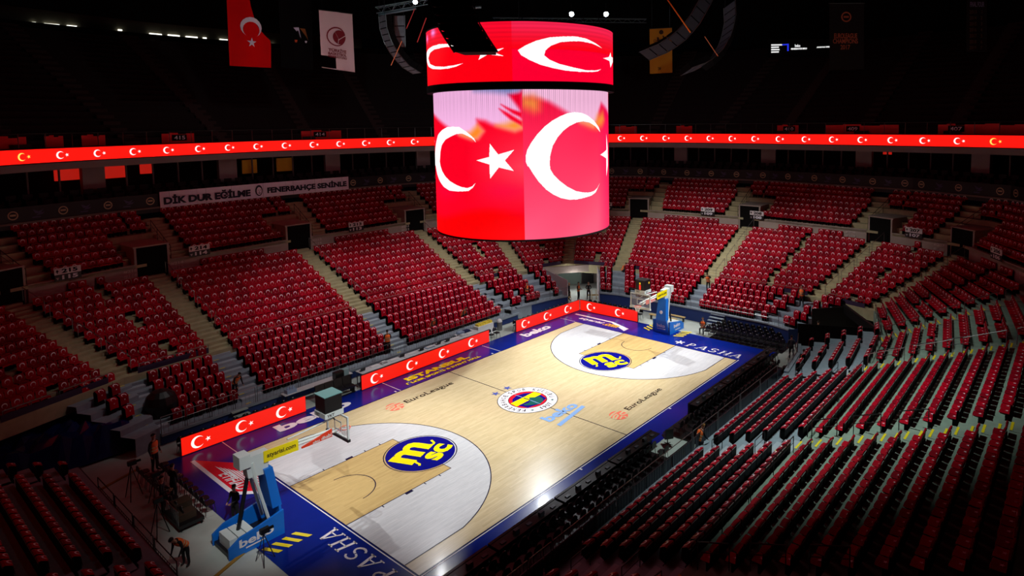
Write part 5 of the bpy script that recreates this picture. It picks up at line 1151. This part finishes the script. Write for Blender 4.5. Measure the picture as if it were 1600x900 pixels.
# ---- basketball stands
m_pad = mat('blue_padding', srgb(10, 112, 215), .45); m_hw = mat('white_hoop_steel', srgb(215, 228, 228), .4); m_rim = mat('orange_rim', srgb(240, 80, 30), .4); m_net = mat('white_net', srgb(230, 230, 230), .8)
m_glass = mat('backboard_glass', (.9, .95, .95), .05, alpha=.12); m_ysig = mat('yellow_sign', srgb(255, 236, 0), .5); m_rsig = mat('orange_red_sign', srgb(225, 60, 25), .5); m_ink2 = mat('dark_sign_ink', srgb(40, 30, 20), .6)
def hoop(s):
    near = s < 0
    o = thing('basketball_stand', ('near' if near else 'far')+' basketball stand with blue padded base and '+('long yellow and red arm signs' if near else 'yellow arm sign'), 'hoop', (s*16, 0, 0))
    X = lambda x: s*(x-16)     # world |x| to local
    def bx(x0, x1, y0, y1, z0, z1, name, mt, m=None): 
        a, b = sorted((X(x0), X(x1))); return (m or MB()).box(a, b, y0, y1, z0, z1).put(name, mt, o)
    bx(15.95, 18.1, -.72, .72, 0, .16, 'base_chassis', m_dark)
    for k in range(3): bx(17.0+.34*k, 17.3+.34*k, -.5, .5, .16, .62, 'ballast_weight', m_hw)
    for sy in (-1, 1):
        pts = [(15.9, 0), (18.15, 0), (18.15, .45), (17.7, .72), (16.9, .85), (15.9, 1.05)]
        MB().prism([(X(x), sy*.72, z) for x, z in pts], [(X(x), sy*.82, z) for x, z in pts]).put('side_padding', m_pad, o)
    MB().prism([(X(15.88), -.7, 0), (X(15.88), .7, 0), (X(15.98), .7, 0), (X(15.98), -.7, 0)], [(X(15.85), -.5, 1.15), (X(15.85), .5, 1.15), (X(15.95), .5, 1.15), (X(15.95), -.5, 1.15)]).put('front_padding', m_pad, o)
    MB().prism([(X(15.8), -.48, 1.1), (X(15.8), .48, 1.1), (X(16.2), .48, 1.1), (X(16.2), -.48, 1.1)], [(X(16.05), -.36, 2.85), (X(16.05), .36, 2.85), (X(16.4), .36, 2.85), (X(16.4), -.36, 2.85)]).put('mast_padding', m_pad, o)
    MB().tube([(X(16.3), -.3, .6), (X(16.75), -.25, 2.6), (X(16.8), -.2, 3.3)], .07, 6).tube([(X(16.3), .3, .6), (X(16.75), .25, 2.6), (X(16.8), .2, 3.3)], .07, 6).put('mast', m_hw, o)
    MB().tube([(X(17.5), 0, .3), (X(16.9), 0, 2.9)], .08, 6).put('hydraulic_ram', m_bkst, o)
    MB().prism([(X(16.2), -.22, 2.6), (X(16.2), .22, 2.6), (X(17.0), .22, 2.7), (X(17.0), -.22, 2.7)], [(X(16.1), -.22, 3.55), (X(16.1), .22, 3.55), (X(17.1), .22, 3.6), (X(17.1), -.22, 3.6)]).put('arm_head', m_hw, o)
    bx(16.9, 17.35, -.3, .3, 3.2, 3.75, 'counterweight_box', m_hw)
    MB().tube([(X(16.4), -.14, 3.35), (X(12.95), -.14, 3.15)], .06, 6).tube([(X(16.4), .14, 3.35), (X(12.95), .14, 3.15)], .06, 6).tube([(X(15.2), 0, 3.6), (X(12.95), 0, 3.75)], .035, 6).put('arm', m_hw, o)
    def signp(x0, x1, za, zb, zc, zd, mt, nm, txt, tm, bold=.02, tl=(.08, .92, .25, .75), sub=None):
        """za zb bottom/top at x0 end, zc zd at x1 end (x0 farther from centre)"""
        y = -.27
        MB().prism([(X(x0), y, za), (X(x1), y, zc), (X(x1), y+.05, zc), (X(x0), y+.05, za)], [(X(x0), y, zb), (X(x1), y, zd), (X(x1), y+.05, zd), (X(x0), y+.05, zb)]).put(nm, mt, o)
        def fn(u, v):
            u = tl[0]+(tl[1]-tl[0])*u; v = tl[2]+(tl[3]-tl[2])*v
            if not near: u = 1-u; 
            lo, hi = (za+(zc-za)*u, zb+(zd-zb)*u); return (X(x0+(x1-x0)*u), y-.012, lo+(hi-lo)*v)
        if txt: text_on('lettering', txt, fn, tm, o, bold=bold)
    signp(16.35, 14.85, 3.12, 3.6, 3.06, 3.55, m_ysig, 'yellow_sign', 'atyarisi.com', m_ink2)
    signp(14.7, 13.25, 3.05, 3.12, 3.03, 3.4, m_rsig, 'red_sign', 'abu dhabi', m_hw, tl=(.35, .97, .12, .62)) if near else signp(14.6, 13.25, 3.05, 3.2, 3.03, 3.4, mat('pink_sign', srgb(225, 120, 110), .5), 'red_sign', 'abu dhabi', m_hw, tl=(.35, .97, .2, .7))
    # backboard
    fx = 12.8
    mb = MB()
    for (y0, y1, z0, z1) in ((-.92, .92, 3.9, 3.97), (-.92, .92, 2.88, 2.95), (-.92, -.85, 2.95, 3.9), (.85, .92, 2.95, 3.9)):
        a, b = sorted((X(12.78), X(12.85))); mb.box(a, b, y0, y1, z0, z1)
    mb.put('backboard_frame', m_hw, o)
    a, b = sorted((X(12.8), X(12.83))); MB().box(a, b, -.86, .86, 2.94, 3.91).put('backboard_glass', m_glass, o)
    mb = MB(); a, b = sorted((X(12.785), X(12.8)))
    for (y0, y1, z0, z1) in ((-.3, .3, 3.5, 3.56), (-.3, .3, 3.1, 3.15), (-.3, -.25, 3.15, 3.5), (.25, .3, 3.15, 3.5)): mb.box(a, b, y0, y1, z0, z1)
    mb.put('target_square', m_hw, o)
    a, b = sorted((X(12.74), X(12.88))); MB().box(a, b, -.95, .95, 2.78, 2.9).put('lower_padding', m_dark if near else m_hw, o)
    rx = 12.425; ring = [(X(rx)+.23*math.cos(t), .23*math.sin(t), 3.05) for t in np.linspace(0, 2*PI, 25)]
    MB().tube(ring, .02, 5).tube([(X(12.65), -.05, 3.05), (X(12.8), -.1, 3.0)], .02, 4).tube([(X(12.65), .05, 3.05), (X(12.8), .1, 3.0)], .02, 4).put('rim', m_rim, o)
    mb = MB(); NR = [(.225, 3.04), (.2, 2.93), (.165, 2.82), (.14, 2.72), (.13, 2.64)]; n = 12
    for k in range(n):
        for dr in (1, -1):
            mb.tube([(X(rx)+r*math.cos((k+dr*i*.5)*2*PI/n), r*math.sin((k+dr*i*.5)*2*PI/n), z) for i, (r, z) in enumerate(NR)], .008, 3)
    mb.put('net', m_net, o)
    # shot clock over the board
    c = thing('shot_clock', ('near' if near else 'far')+' black four-sided shot clock with white sponsor band above the backboard', 'clock', (s*13.2, .0, 4.05))
    MB().box(-.42, .42, -.42, .42, .2, .95).put('clock_body', m_dark, c); MB().box(-.45, .45, -.45, .45, .95, .985).put('clock_lid', mat('teal_lid', srgb(110, 165, 165), .5) if near else m_dark, c)
    MB().box(-.46, .46, -.46, .46, -.03, .2).put('sponsor_band', m_hw, c)
    text_on('lettering', 'YKT', lambda u, v: (-.36+.36*u, -.468, .02+.13*v), m_ink2, c, bold=.03); text_on('lettering', 'YKT', lambda u, v: (-.468, .36-.36*u, .02+.13*v), m_ink2, c, bold=.03)
    MB().tube([(0, -.12, -.05), (-s*.2, -.12, -.35)], .03, 4).tube([(0, .12, -.05), (-s*.2, .12, -.35)], .03, 4).put('clock_mount', m_dark, c)
    if not near:
        text_on('digits', '1', lambda u, v: (-.43, .07-.14*u, .25+.36*v), mat('red_digit', (1, .02, .01), emit=1.5), c, bold=.02); MB().box(-.435, -.425, -.05, .06, .66, .8).box(.14, .26, -.435, -.425, .66, .8).put('time_out_lights', mat('amber_digit', (1, .6, .02), emit=1), c)
    # lettering on the padding
    text_on('lettering', 'beko', lambda u, v: (X(17.75)+(-s if near else s)*0+(1 if near else 1)*0+((X(16.35)-X(17.75))*(u if near else u) if near else (X(16.35)-X(17.75))*(1-u) if False else 0), -.83, .3+.34*v) if near else (X(16.5)+(X(17.5)-X(16.5))*u, -.83, .42+.3*v), m_wpaint, o, bold=.03)
    MB().add([(X(17.5), -.832, .18), (X(16.7), -.832, .18), (X(16.7), -.832, .24), (X(17.5), -.832, .24)], [(0, 1, 2, 3)]).add([(X(17.5), -.833, .18), (X(16.7), -.833, .18), (X(16.7), -.833, .24), (X(17.5), -.833, .24)], [(3, 2, 1, 0)]).put('underline', m_wpaint, o)
    if not near:
        text_on('lettering', 'beko', lambda u, v: (X(15.84), .38-.76*u, .5+.3*v), m_wpaint, o, bold=.03); MB().box(X(15.86), X(15.83), -.38, .38, .36, .41).put('underline', m_wpaint, o)
        text_on('lettering', 'beko', lambda u, v: (X(15.97)+.17*v, .2-.4*u, 2.05+.12*v), m_wpaint, o, bold=.03)
        MB().prism([(X(15.86)+.0, .14*math.cos(t), 1.75+.14*math.sin(t)) for t in np.linspace(0, 2*PI, 13)[:-1]], [(X(15.9)-.0, .14*math.cos(t), 1.75+.14*math.sin(t)) for t in np.linspace(0, 2*PI, 13)[:-1]]).put('emblem', m_wpaint, o)
    return o
hoop(-1); hoop(1)
# ---- odds and ends by the end walls
m_woodf = mat('pale_wood', srgb(190, 165, 110), .6)
for k in range(7):
    black = False; o = thing('gold_chair', 'folding gold chair leaning in the stack left of the tunnel, %s one' % ORD[k], 'chair', (17.0+.26*k, 12.6-.1*k, 0), -.4, 'gold chairs by the tunnel')
    MB().tube([(-.2, 0, 0), (-.18, .12, .95), (.18, .12, .95), (.2, 0, 0)], .02, 4).tube([(-.2, .2, 0), (-.15, .02, .8)], .02, 4).put('frame', m_woodf, o); MB().box(-.17, .17, .06, .1, .35, .5).put('seat', m_woodf, o)
for k in range(3):
    o = thing('gold_chair', 'folding gold chair by the tunnel right side, %s one' % ORD[k], 'chair', (20.3+.3*k, 10.9-.35*k, 0), -.8, 'gold chairs right of the tunnel'); MB().tube([(-.2, 0, 0), (-.18, .12, .95), (.18, .12, .95), (.2, 0, 0)], .02, 4).put('frame', m_woodf, o); MB().box(-.17, .17, .06, .1, .35, .5).put('seat', m_woodf, o)
# doors at the back of the tunnel
for k, (x, y, mt, lb) in enumerate(((22.2, 17.6, mat('brown_door', srgb(70, 50, 34), .6), ''), (23.3, 16.6, mat('glass_door', srgb(120, 140, 130), .2), ''), (24.2, 15.8, mat('glass_door'), ''), (25.2, 14.9, m_dark, ''))):
    o = MB().box(-.62, .62, -.04, .04, 0, 2.1).put('door_panel', mt, **ST); o.location = (x, y, 0); o.rotation_euler = (0, 0, -.75)
    h_ = MB().box(.45, .5, -.09, -.04, .95, 1.1).put('door_handle', m_steel, o)
wall('wall_tunnel_back', [(21.0, 19.0), (27, 13.6)], 0, 2.6, m_conwall, .1)
# benches behind the far baseline, under the hoop
for k, (y0, y1, x, z) in enumerate(((2.6, -.1, 19.6, .42), (2.9, .2, 18.7, .42))):
    o = thing('wooden_bench', 'low pale wooden bench behind the far hoop, %s one' % ('back', 'front')[k], 'bench', (x, y1, 0)); MB().box(-.15, .15, 0, y0-y1, z-.05, z).put('plank', m_woodf, o)
    for q in (.15, y0-y1-.15): MB().box(-.12, .12, q-.03, q+.03, 0, z-.05).put('leg', m_bkst, o)
# portable steps up to the stands
def steps(x, y, rz, n, w, label, mt):
    o = thing('portable_steps', label, 'steps', (x, y, 0), rz)
    for k in range(n): MB().box(-w/2, w/2, .28*k, .28*k+.3, .2*(k+1)-.05, .2*(k+1)).put('tread', mt, o)
    MB().box(-w/2-.03, -w/2, 0, .28*n, 0, .1).box(w/2, w/2+.03, 0, .28*n, 0, .1).put('stringer', m_bkst, o); MB().tube([(-w/2, 0, .1), (-w/2, .28*n, .2*n+.0)], .02, 4).tube([(w/2, 0, .1), (w/2, .28*n, .2*n)], .02, 4).put('side_frame', m_bkst, o)
steps(19.0, -2.9, PI*1.5, 5, 1.3, 'grey portable steps up to the stand right of the far hoop', m_deck); steps(-12.3, 11.0, 0, 3, .9, 'small pale steps against the blue wall behind the left board', mat('pale_step', srgb(160, 178, 172), .6))
steps(-13.4, 10.9, 0, 1, .8, 'single low pale step beside the small steps at the blue wall', mat('pale_step'))
# dark cart, blue tarpaulin and equipment at the near left corner
m_tarp = mat('blue_tarpaulin', srgb(12, 24, 84), .25, noise=.2, nscale=2, bump=.6)
mb = MB(); nx, ny = 18, 8
for j in range(ny+1):
    for i in range(nx+1):
        x = -24.5+7.6*i/nx; y = 12.6+4.6*j/ny; mb.v.append((x, y, 1.5+.18*math.sin(i*1.3+j)+.12*math.sin(i*2.9-j*1.7) if 0 < j < ny and 0 < i < nx else .1))
mb.f = [(j*(nx+1)+i, j*(nx+1)+i+1, (j+1)*(nx+1)+i+1, (j+1)*(nx+1)+i) for j in range(ny) for i in range(nx)]; mb.m = [0]*len(mb.f)
o = mb.put('tarpaulin', m_tarp, label='crumpled glossy blue tarpaulin over equipment in the dark left corner', category='tarpaulin')
mb = MB()
A = np.linspace(0, 2*PI, 17)[:-1]; lv = [(.8, 0), (.85, .7), (.7, 1.1), (.4, 1.35), (.05, 1.45)]
mb.v = [(r*math.cos(t), r*math.sin(t), z) for r, z in lv for t in A]; mb.f = [(j*16+i, j*16+(i+1) % 16, (j+1)*16+(i+1) % 16, (j+1)*16+i) for j in range(4) for i in range(16)]; mb.m = [0]*len(mb.f)
mb.put('domed_cover', m_dark, label='black domed cover standing left of the first steward in the corner', category='cover', loc=(-15.6, 13.9, 0.99))
o = thing('equipment_cart', 'dark equipment cart with slatted side on the left floor', 'cart', (-18.2, 3.6, 0)); MB().box(-.5, .5, -.9, .9, .15, .3).put('deck', m_dark, o)
mb = MB(); [mb.tube([(-.5, -.85+.17*k, .3), (-.5, -.85+.17*k, .95)], .012, 3) for k in range(11)]; mb.tube([(-.5, -.9, .95), (-.5, .9, .95)], .02, 4); mb.put('slatted_side', m_steel, o)
for q in ((-.4, -.8), (.4, -.8), (-.4, .8), (.4, .8)): MB().tube([(q[0]-.03, q[1], .08), (q[0]+.03, q[1], .08)], .08, 8).put('wheel', m_dark2, o)
MB().box(-.4, .3, -.6, -.1, .3, .6).box(-.3, .4, .1, .7, .3, .75).put('cart_load', mat('brown_goods', srgb(60, 44, 30), .8), o)
for k, (x, y, r, lb) in enumerate(((-18.9, 9.8, .3, 'dull yellow floor strip by the left guard rail'), (-18.6, -1.2, .2, 'yellow floor strip at the bottom edge near the kneeling steward'))):
    o = MB().box(-.08, .08, -1.1, 1.1, .0, .03).put('floor_strip', mat('dull_yellow', srgb(150, 115, 40), .8), label=lb, category='strip'); o.location = (x, y, 0); o.rotation_euler = (0, 0, -1.1-r*.3)
for k, (x, y, h) in enumerate(((-19.3, 3.2, 1.5), (-19.0, 7.4, 1.6), (-18.5, 6.0, 1.3), (-17.3, -2.0, 1.2))):
    o = thing('camera_tripod', 'black camera on a tripod standing on the dark left floor, %s from the back' % ORD[[2, 0, 1, 3][k]], 'camera', (x, y, 0))
    for a in range(3): MB().tube([(0, 0, h), (.4*math.cos(a*2.1), .4*math.sin(a*2.1), 0)], .02, 4).put('leg', m_dark, o)
    MB().box(-.12, .22, -.09, .09, h, h+.2).put('camera_body', m_dark, o); MB().tube([(.22, 0, h+.1), (.4, 0, h+.1)], .06, 8).put('lens', m_dark2, o)
# a blue stool and desk chair by the steward at the near break
o = thing('round_stool', 'blue topped stool beside the steward at the near side gap', 'stool', (.9, -11.5, 0)); MB().tube([(0, 0, .5), (0, 0, .56)], .2, 12).put('seat', mat('blue_seat', srgb(20, 50, 130), .5), o)
for a in range(3): MB().tube([(0, 0, .5), (.22*math.cos(a*2.1), .22*math.sin(a*2.1), 0)], .015, 4).put('leg', m_steel, o)
o = thing('office_chair', 'black office chair on wheels in the gap of the near courtside chairs', 'chair', (.4, -9.9, 0), 2.5); MB().box(-.24, .24, -.24, .24, .45, .53).put('seat', m_chair, o); MB().box(-.22, .22, .22, .28, .55, 1.0).put('backrest', m_chair, o); MB().tube([(0, 0, .08), (0, 0, .45)], .03, 6).put('column', m_bkst, o)
mb = MB(); [mb.tube([(0, 0, .1), (.28*math.cos(a*1.257), .28*math.sin(a*1.257), .05)], .02, 4) for a in range(5)]; mb.put('wheel_base', m_dark, o)

# ================================================================== people
m_skin = mat('skin', srgb(196, 148, 120), .55); m_hair = mat('dark_hair', srgb(24, 18, 16), .7); m_trs = mat('dark_trousers', srgb(16, 17, 22), .8); m_top = mat('dark_top', srgb(26, 26, 32), .8); m_vest = mat('orange_vest', srgb(255, 118, 45), .6)
m_shirt = mat('white_shirt', srgb(225, 225, 230), .7); m_shoe = mat('black_shoe', srgb(10, 10, 10), .4); m_suit = mat('grey_suit', srgb(62, 62, 72), .8)
def person(x, y, z, rz, pose, label, vest=True, top=None, shirt=False, trousers=None, lean=0, arms='down', hair=None):
    """local axes: facing -y"""
    o = thing('person', label, 'person', (x, y, z), rz)
    if pose == 'stand':  hip, kn, an, kf = .92, (0, -.02, .5), (0, .02, .09), 0
    H = {'stand': .92, 'sit': .5, 'crouch': .42, 'bend': .88, 'kneel': .5}[pose]
    tl = {'stand': 0, 'sit': .12, 'crouch': .55, 'bend': 1.0, 'kneel': .5}[pose]+lean
    def tr(q):    # torso coordinates (x, y, height above hip) tilted forwards about the hip
        X_, Y_, Z_ = q; return (X_, Y_*math.cos(tl)-Z_*math.sin(tl), H+Z_*math.cos(tl)+Y_*math.sin(tl))
    V = []; E = []; Rd = []; K = []
    def add(p, r, k, par=None):
        V.append(p); Rd.append(r); K.append(k)
        if par is not None: E.append((par, len(V)-1))
        return len(V)-1
    pel = add((0, 0, H), (.15, .11), 't'); wa = add(tr((0, 0, .2)), (.145, .105), 'b', pel); ch = add(tr((0, 0, .42)), (.17, .12), 'b', wa); nk0 = add(tr((0, .0, .53)), (.09, .08), 'b', ch); nk = add(tr((0, -.01, .6)), (.055, .055), 's', nk0); hd0 = add(tr((0, -.02, .68)), (.075, .085), 's', nk); hd = add(tr((0, -.02, .78)), (.08, .095), 's', hd0); add(tr((0, -.015, .85)), (.05, .06), 's', hd)
    hands = []
    for s in (-1, 1):
        hp = add((s*.1, 0, H-.06), (.095, .1), 't', pel)
        if pose in ('stand', 'bend'): kne, ank, toe = (s*.12, -.02, .5), (s*.13, .02, .09), (s*.14, -.14, .045)
        elif pose == 'sit': kne, ank, toe = (s*.14, -.44, .5), (s*.14, -.42, .09), (s*.15, -.58, .045)
        elif pose == 'crouch': kne, ank, toe = (s*.18, -.38, .55), (s*.15, -.05, .09), (s*.17, -.2, .045)
        else: kne, ank, toe = (s*.15, -.35, .45) if s > 0 else (s*.13, -.1, .08), (s*.15, -.32, .09) if s > 0 else (s*.13, .33, .08), (s*.16, -.46, .045) if s > 0 else (s*.13, .42, .05)
        k1 = add(kne, (.065, .07), 't', hp); a1 = add(ank, (.045, .05), 't', k1); add(toe, (.04, .035), 'f', a1)
        sh = add(tr((s*.19, 0, .49)), (.065, .07), 'a', nk0)
        if arms == 'down': el, wr = tr((s*.26, .02, .22)), tr((s*.27, -.06, -.02))
        elif arms == 'front': el, wr = tr((s*.25, -.02, .24)), tr((s*.12, -.26, .2))
        elif arms == 'reach': el, wr = tr((s*.24, -.16, .3)), tr((s*.2, -.42, .22))
        elif arms == 'up': el, wr = tr((s*.34, -.1, .5)), tr((s*.26, -.16, .74))
        e1 = add(el, (.048, .048), 'a', sh); w1 = add(wr, (.03, .034), 'a', e1); d = (V3(wr)-V3(el)).normalized(); h1 = add(tuple(V3(wr)+d*.07), (.035, .022), 's', w1); hands.append((V3(wr)+d*.09, d, s))
    me = bpy.data.meshes.new('body'); me.from_pydata(V, E, []); b = bpy.data.objects.new('body', me); COL.objects.link(b)
    sk = b.modifiers.new('Skin', 'SKIN'); sk.use_smooth_shade = True; sk.branch_smoothing = .4
    for i, r in enumerate(Rd): me.skin_vertices[0].data[i].radius = r; me.skin_vertices[0].data[i].use_root = (i == 0)
    ss = b.modifiers.new('Sub', 'SUBSURF'); ss.levels = 1; ss.render_levels = 1
    BODIES.append((o, b, V, K, top or m_top, trousers or m_trs, vest, shirt, tl, tr, hands, hair or m_hair))
    return o
BODIES = []
OV = 'in an orange vest'
person(-1.55, 12.45, .66, 2.7, 'stand', 'person %s standing in the grey aisle behind the long red board' % OV, arms='front')
person(-12.0, 12.9, .99, .25, 'bend', 'person %s bending over the seats above the left board' % OV, arms='reach', lean=-.35)
person(-17.5, 9.2, 0, .6, 'stand', 'person %s standing at the left end of the left board' % OV, arms='down').scale = (1.15, 1.15, 1.1)
person(-19.3, .3, 0, -1.2, 'bend', 'person %s bending down at the bottom left edge' % OV, arms='reach', lean=-.2)
person(13.7, 13.0, .99, .35, 'stand', 'person %s standing before the corner seats behind the far sideline board' % OV, arms='front')
person(17.0, 12.6, .0, .3, 'stand', 'person %s at the left side of the tunnel mouth' % OV, arms='front')
person(19.5, 11.6, .0, .2, 'stand', 'person %s standing between two dark suits in the tunnel' % OV, arms='front')
person(18.9, 12.3, 0, .9, 'stand', 'bald person in a dark suit at the tunnel mouth, left one', vest=False, shirt=True)
person(20.2, 10.9, 0, -.9, 'stand', 'person in a dark suit at the tunnel mouth, right one', vest=False, arms='front')
person(23.6, 9.3, 2.1, .5, 'crouch', 'person %s crouching by the seats right of the tunnel' % OV, arms='reach')
person(22.9, -.6, 2.1, -1.4, 'bend', 'person %s by the aisle above the far hoop' % OV, arms='up', lean=-.6)
person(22.9, -9.0, 2.1, -1.6, 'stand', 'person %s at the top of the grey stand near the dark passage' % OV, arms='front')
person(17.9, -2.75, .0, -1.4, 'sit', 'person %s seated beside the far hoop base' % OV, arms='front')
person(.35, -11.75, .0, 1.2, 'bend', 'fair-haired person %s bending at the gap in the near rail' % OV, arms='reach', lean=-.55, hair=mat('fair_hair', srgb(150, 110, 60), .7))
person(14.2, -12.3, .0, 1.9, 'stand', 'person %s seen from behind at the near right rail end' % OV, arms='down')
person(16.5, -10.6, 0, 1.9, 'stand', 'person in a grey suit and light shirt walking in the near right corner', vest=False, top=m_suit, shirt=True, arms='down')
person(21.0, -11.0, 0, 1.6, 'stand', 'person in black suit and white shirt in the dark right passage', vest=False, shirt=True, arms='front')
person(3.0, 13.2, .99, .1, 'crouch', 'person %s crouched between seats above the long board' % OV, arms='reach')
person(6.3, 13.4, .99, .3, 'crouch', 'person %s crouched near the yellow boxes' % OV, arms='reach')
person(-16.9, 1.5, 0, -1.2, 'stand', 'person in black standing behind the near hoop base', vest=False, arms='front')
person(-17.9, 5.6, 0, 1.9, 'stand', 'dark dressed person among equipment on the left floor', vest=False, arms='front')
person(-18.6, 4.8, 0, 1.0, 'stand', 'second dark dressed person beside the equipment cart', vest=False, arms='front')
bpy.context.view_layer.update()
dg = bpy.context.evaluated_depsgraph_get()
for (o, b, V, K, mtop, mtr, vest, shirt, tl, tr, hands, mhair) in BODIES:
    me = bpy.data.meshes.new_from_object(b.evaluated_get(dg)); me.name = 'body'
    for m in (m_skin, mtop, mtr, m_shoe): me.materials.append(m)
    VV = np.array(V); idx = []
    for p in me.polygons:
        c = np.array(p.center); j = int(((VV-c)**2).sum(1).argmin()); k = K[j]
        idx.append({'s': 0, 'b': 1, 'a': 1, 't': 2, 'f': 3}[k])
    me.materials.clear() if False else None
    me.polygons.foreach_set('material_index', idx); me.polygons.foreach_set('use_smooth', [True]*len(idx))
    # fingers: five tapered chains rooted in each palm, part of the body mesh
    bm = bmesh.new(); bm.from_mesh(me)
    for (hp, d, s) in hands:
        side = d.cross(V3((0, 1, .2))).normalized()
        F = MB()
        for q, (of, ln) in enumerate(((-.026, .062), (-.009, .072), (.009, .068), (.026, .052))):
            a = hp+side*of; c = d.cross(side)*.4; F.tube([a, a+d*ln*.5, a+d*ln*.85+c*ln*.5, a+d*ln+c*ln], [.009, .0085, .008, .005], 5)
        a = hp-d*.03+side*.03*s; F.tube([a, a+side*.03*s+d*.025, a+side*.035*s+d*.055], [.011, .01, .007], 5)
        vs_ = [bm.verts.new(v) for v in F.v]
        for f in F.f:
            try: bm.faces.new([vs_[i] for i in f]).material_index = 0
            except ValueError: pass
    bm.to_mesh(me); bm.free()
    bpy.data.objects.remove(b); link('body', me, o)
    hc = V3(tr((0, -.02, .77)))
    hm = MB(); n = 10; T = lambda q: tr((q[0], q[1]-.02, q[2]+.77))
    lv = [(.055, -.06), (.088, -.0), (.092, .04), (.08, .085), (.045, .115), (.005, .122)]
    hm.v = [T((r*math.cos(t)*.92, .012+r*math.sin(t)*1.12, z+.03*max(0, -math.sin(t))*(1 if z < .05 else 0))) for r, z in lv for t in np.linspace(0, 2*PI, n+1)[:-1]]
    hm.f = []
    for j in range(len(lv)-1):
        for i in range(n):
            t = 2*PI*(i+.5)/n
            if math.sin(t) < -.3 and j < 2: continue
            hm.f.append((j*n+i, j*n+(i+1) % n, (j+1)*n+(i+1) % n, (j+1)*n+i))
    hm.m = [0]*len(hm.f)
    if 'bald' not in o['label']: hm.put('hair', mhair, o, smooth=True)
    fm = MB()
    for s in (-1, 1): fm.add([T((s*.03-.012, -.095, .01)), T((s*.03+.012, -.095, .01)), T((s*.03+.012, -.094, .022)), T((s*.03-.012, -.094, .022))], [(0, 1, 2, 3)])
    fm.add([T((-.022, -.092, -.05)), T((.022, -.092, -.05)), T((.022, -.093, -.042)), T((-.022, -.093, -.042))], [(0, 1, 2, 3)]); fm.put('eyes_and_mouth', m_dark, o)
    fm = MB(); fm.prism([T((-.014, -.09, -.025)), T((.014, -.09, -.025)), T((0, -.085, .015))], [T((-.006, -.118, -.022)), T((.006, -.118, -.022)), T((0, -.1, .012))])
    for s in (-1, 1): fm.prism([T((s*.082, -.015, -.02)), T((s*.082, .02, -.02)), T((s*.08, .02, .03)), T((s*.08, -.015, .03))], [T((s*.098, .0, -.015)), T((s*.1, .025, -.015)), T((s*.1, .025, .03)), T((s*.095, .0, .03))])
    fm.put('nose_and_ears', m_skin, o)
    if vest:
        vm = MB(); lv = [(.185, .135, .0), (.18, .13, .2), (.2, .15, .38), (.2, .14, .47), (.12, .1, .545)]; n = 14
        vm.v = [tr((a*math.cos(t), b_*math.sin(t), z)) for a, b_, z in lv for t in np.linspace(0, 2*PI, n+1)[:-1]]
        vm.f = [(j*n+i, j*n+(i+1) % n, (j+1)*n+(i+1) % n, (j+1)*n+i) for j in range(4) for i in range(n)]; vm.m = [0]*len(vm.f); vm.put('safety_vest', m_vest, o, smooth=True)
        rb_ = MB()
        for z, a, b_ in ((.12, .19, .14), (.26, .196, .146)):
            v = [tr((a*math.cos(t), b_*math.sin(t), z+h)) for h in (0, .045) for t in np.linspace(0, 2*PI, n+1)[:-1]]
            rb_.add(v, [(i, (i+1) % n, n+(i+1) % n, n+i) for i in range(n)])
        rb_.put('reflective_band', mat('reflective_tape', srgb(205, 200, 150), .4), o)
    if shirt:
        MB().add([tr((-.05, -.13, .5)), tr((.05, -.13, .5)), tr((.012, -.15, .2)), tr((-.012, -.15, .2))], [(0, 1, 2, 3)]).put('shirt_front', m_shirt, o)
print('objects', len(bpy.data.objects), 'tris', sum(len(m.polygons)*2 for m in bpy.data.meshes))
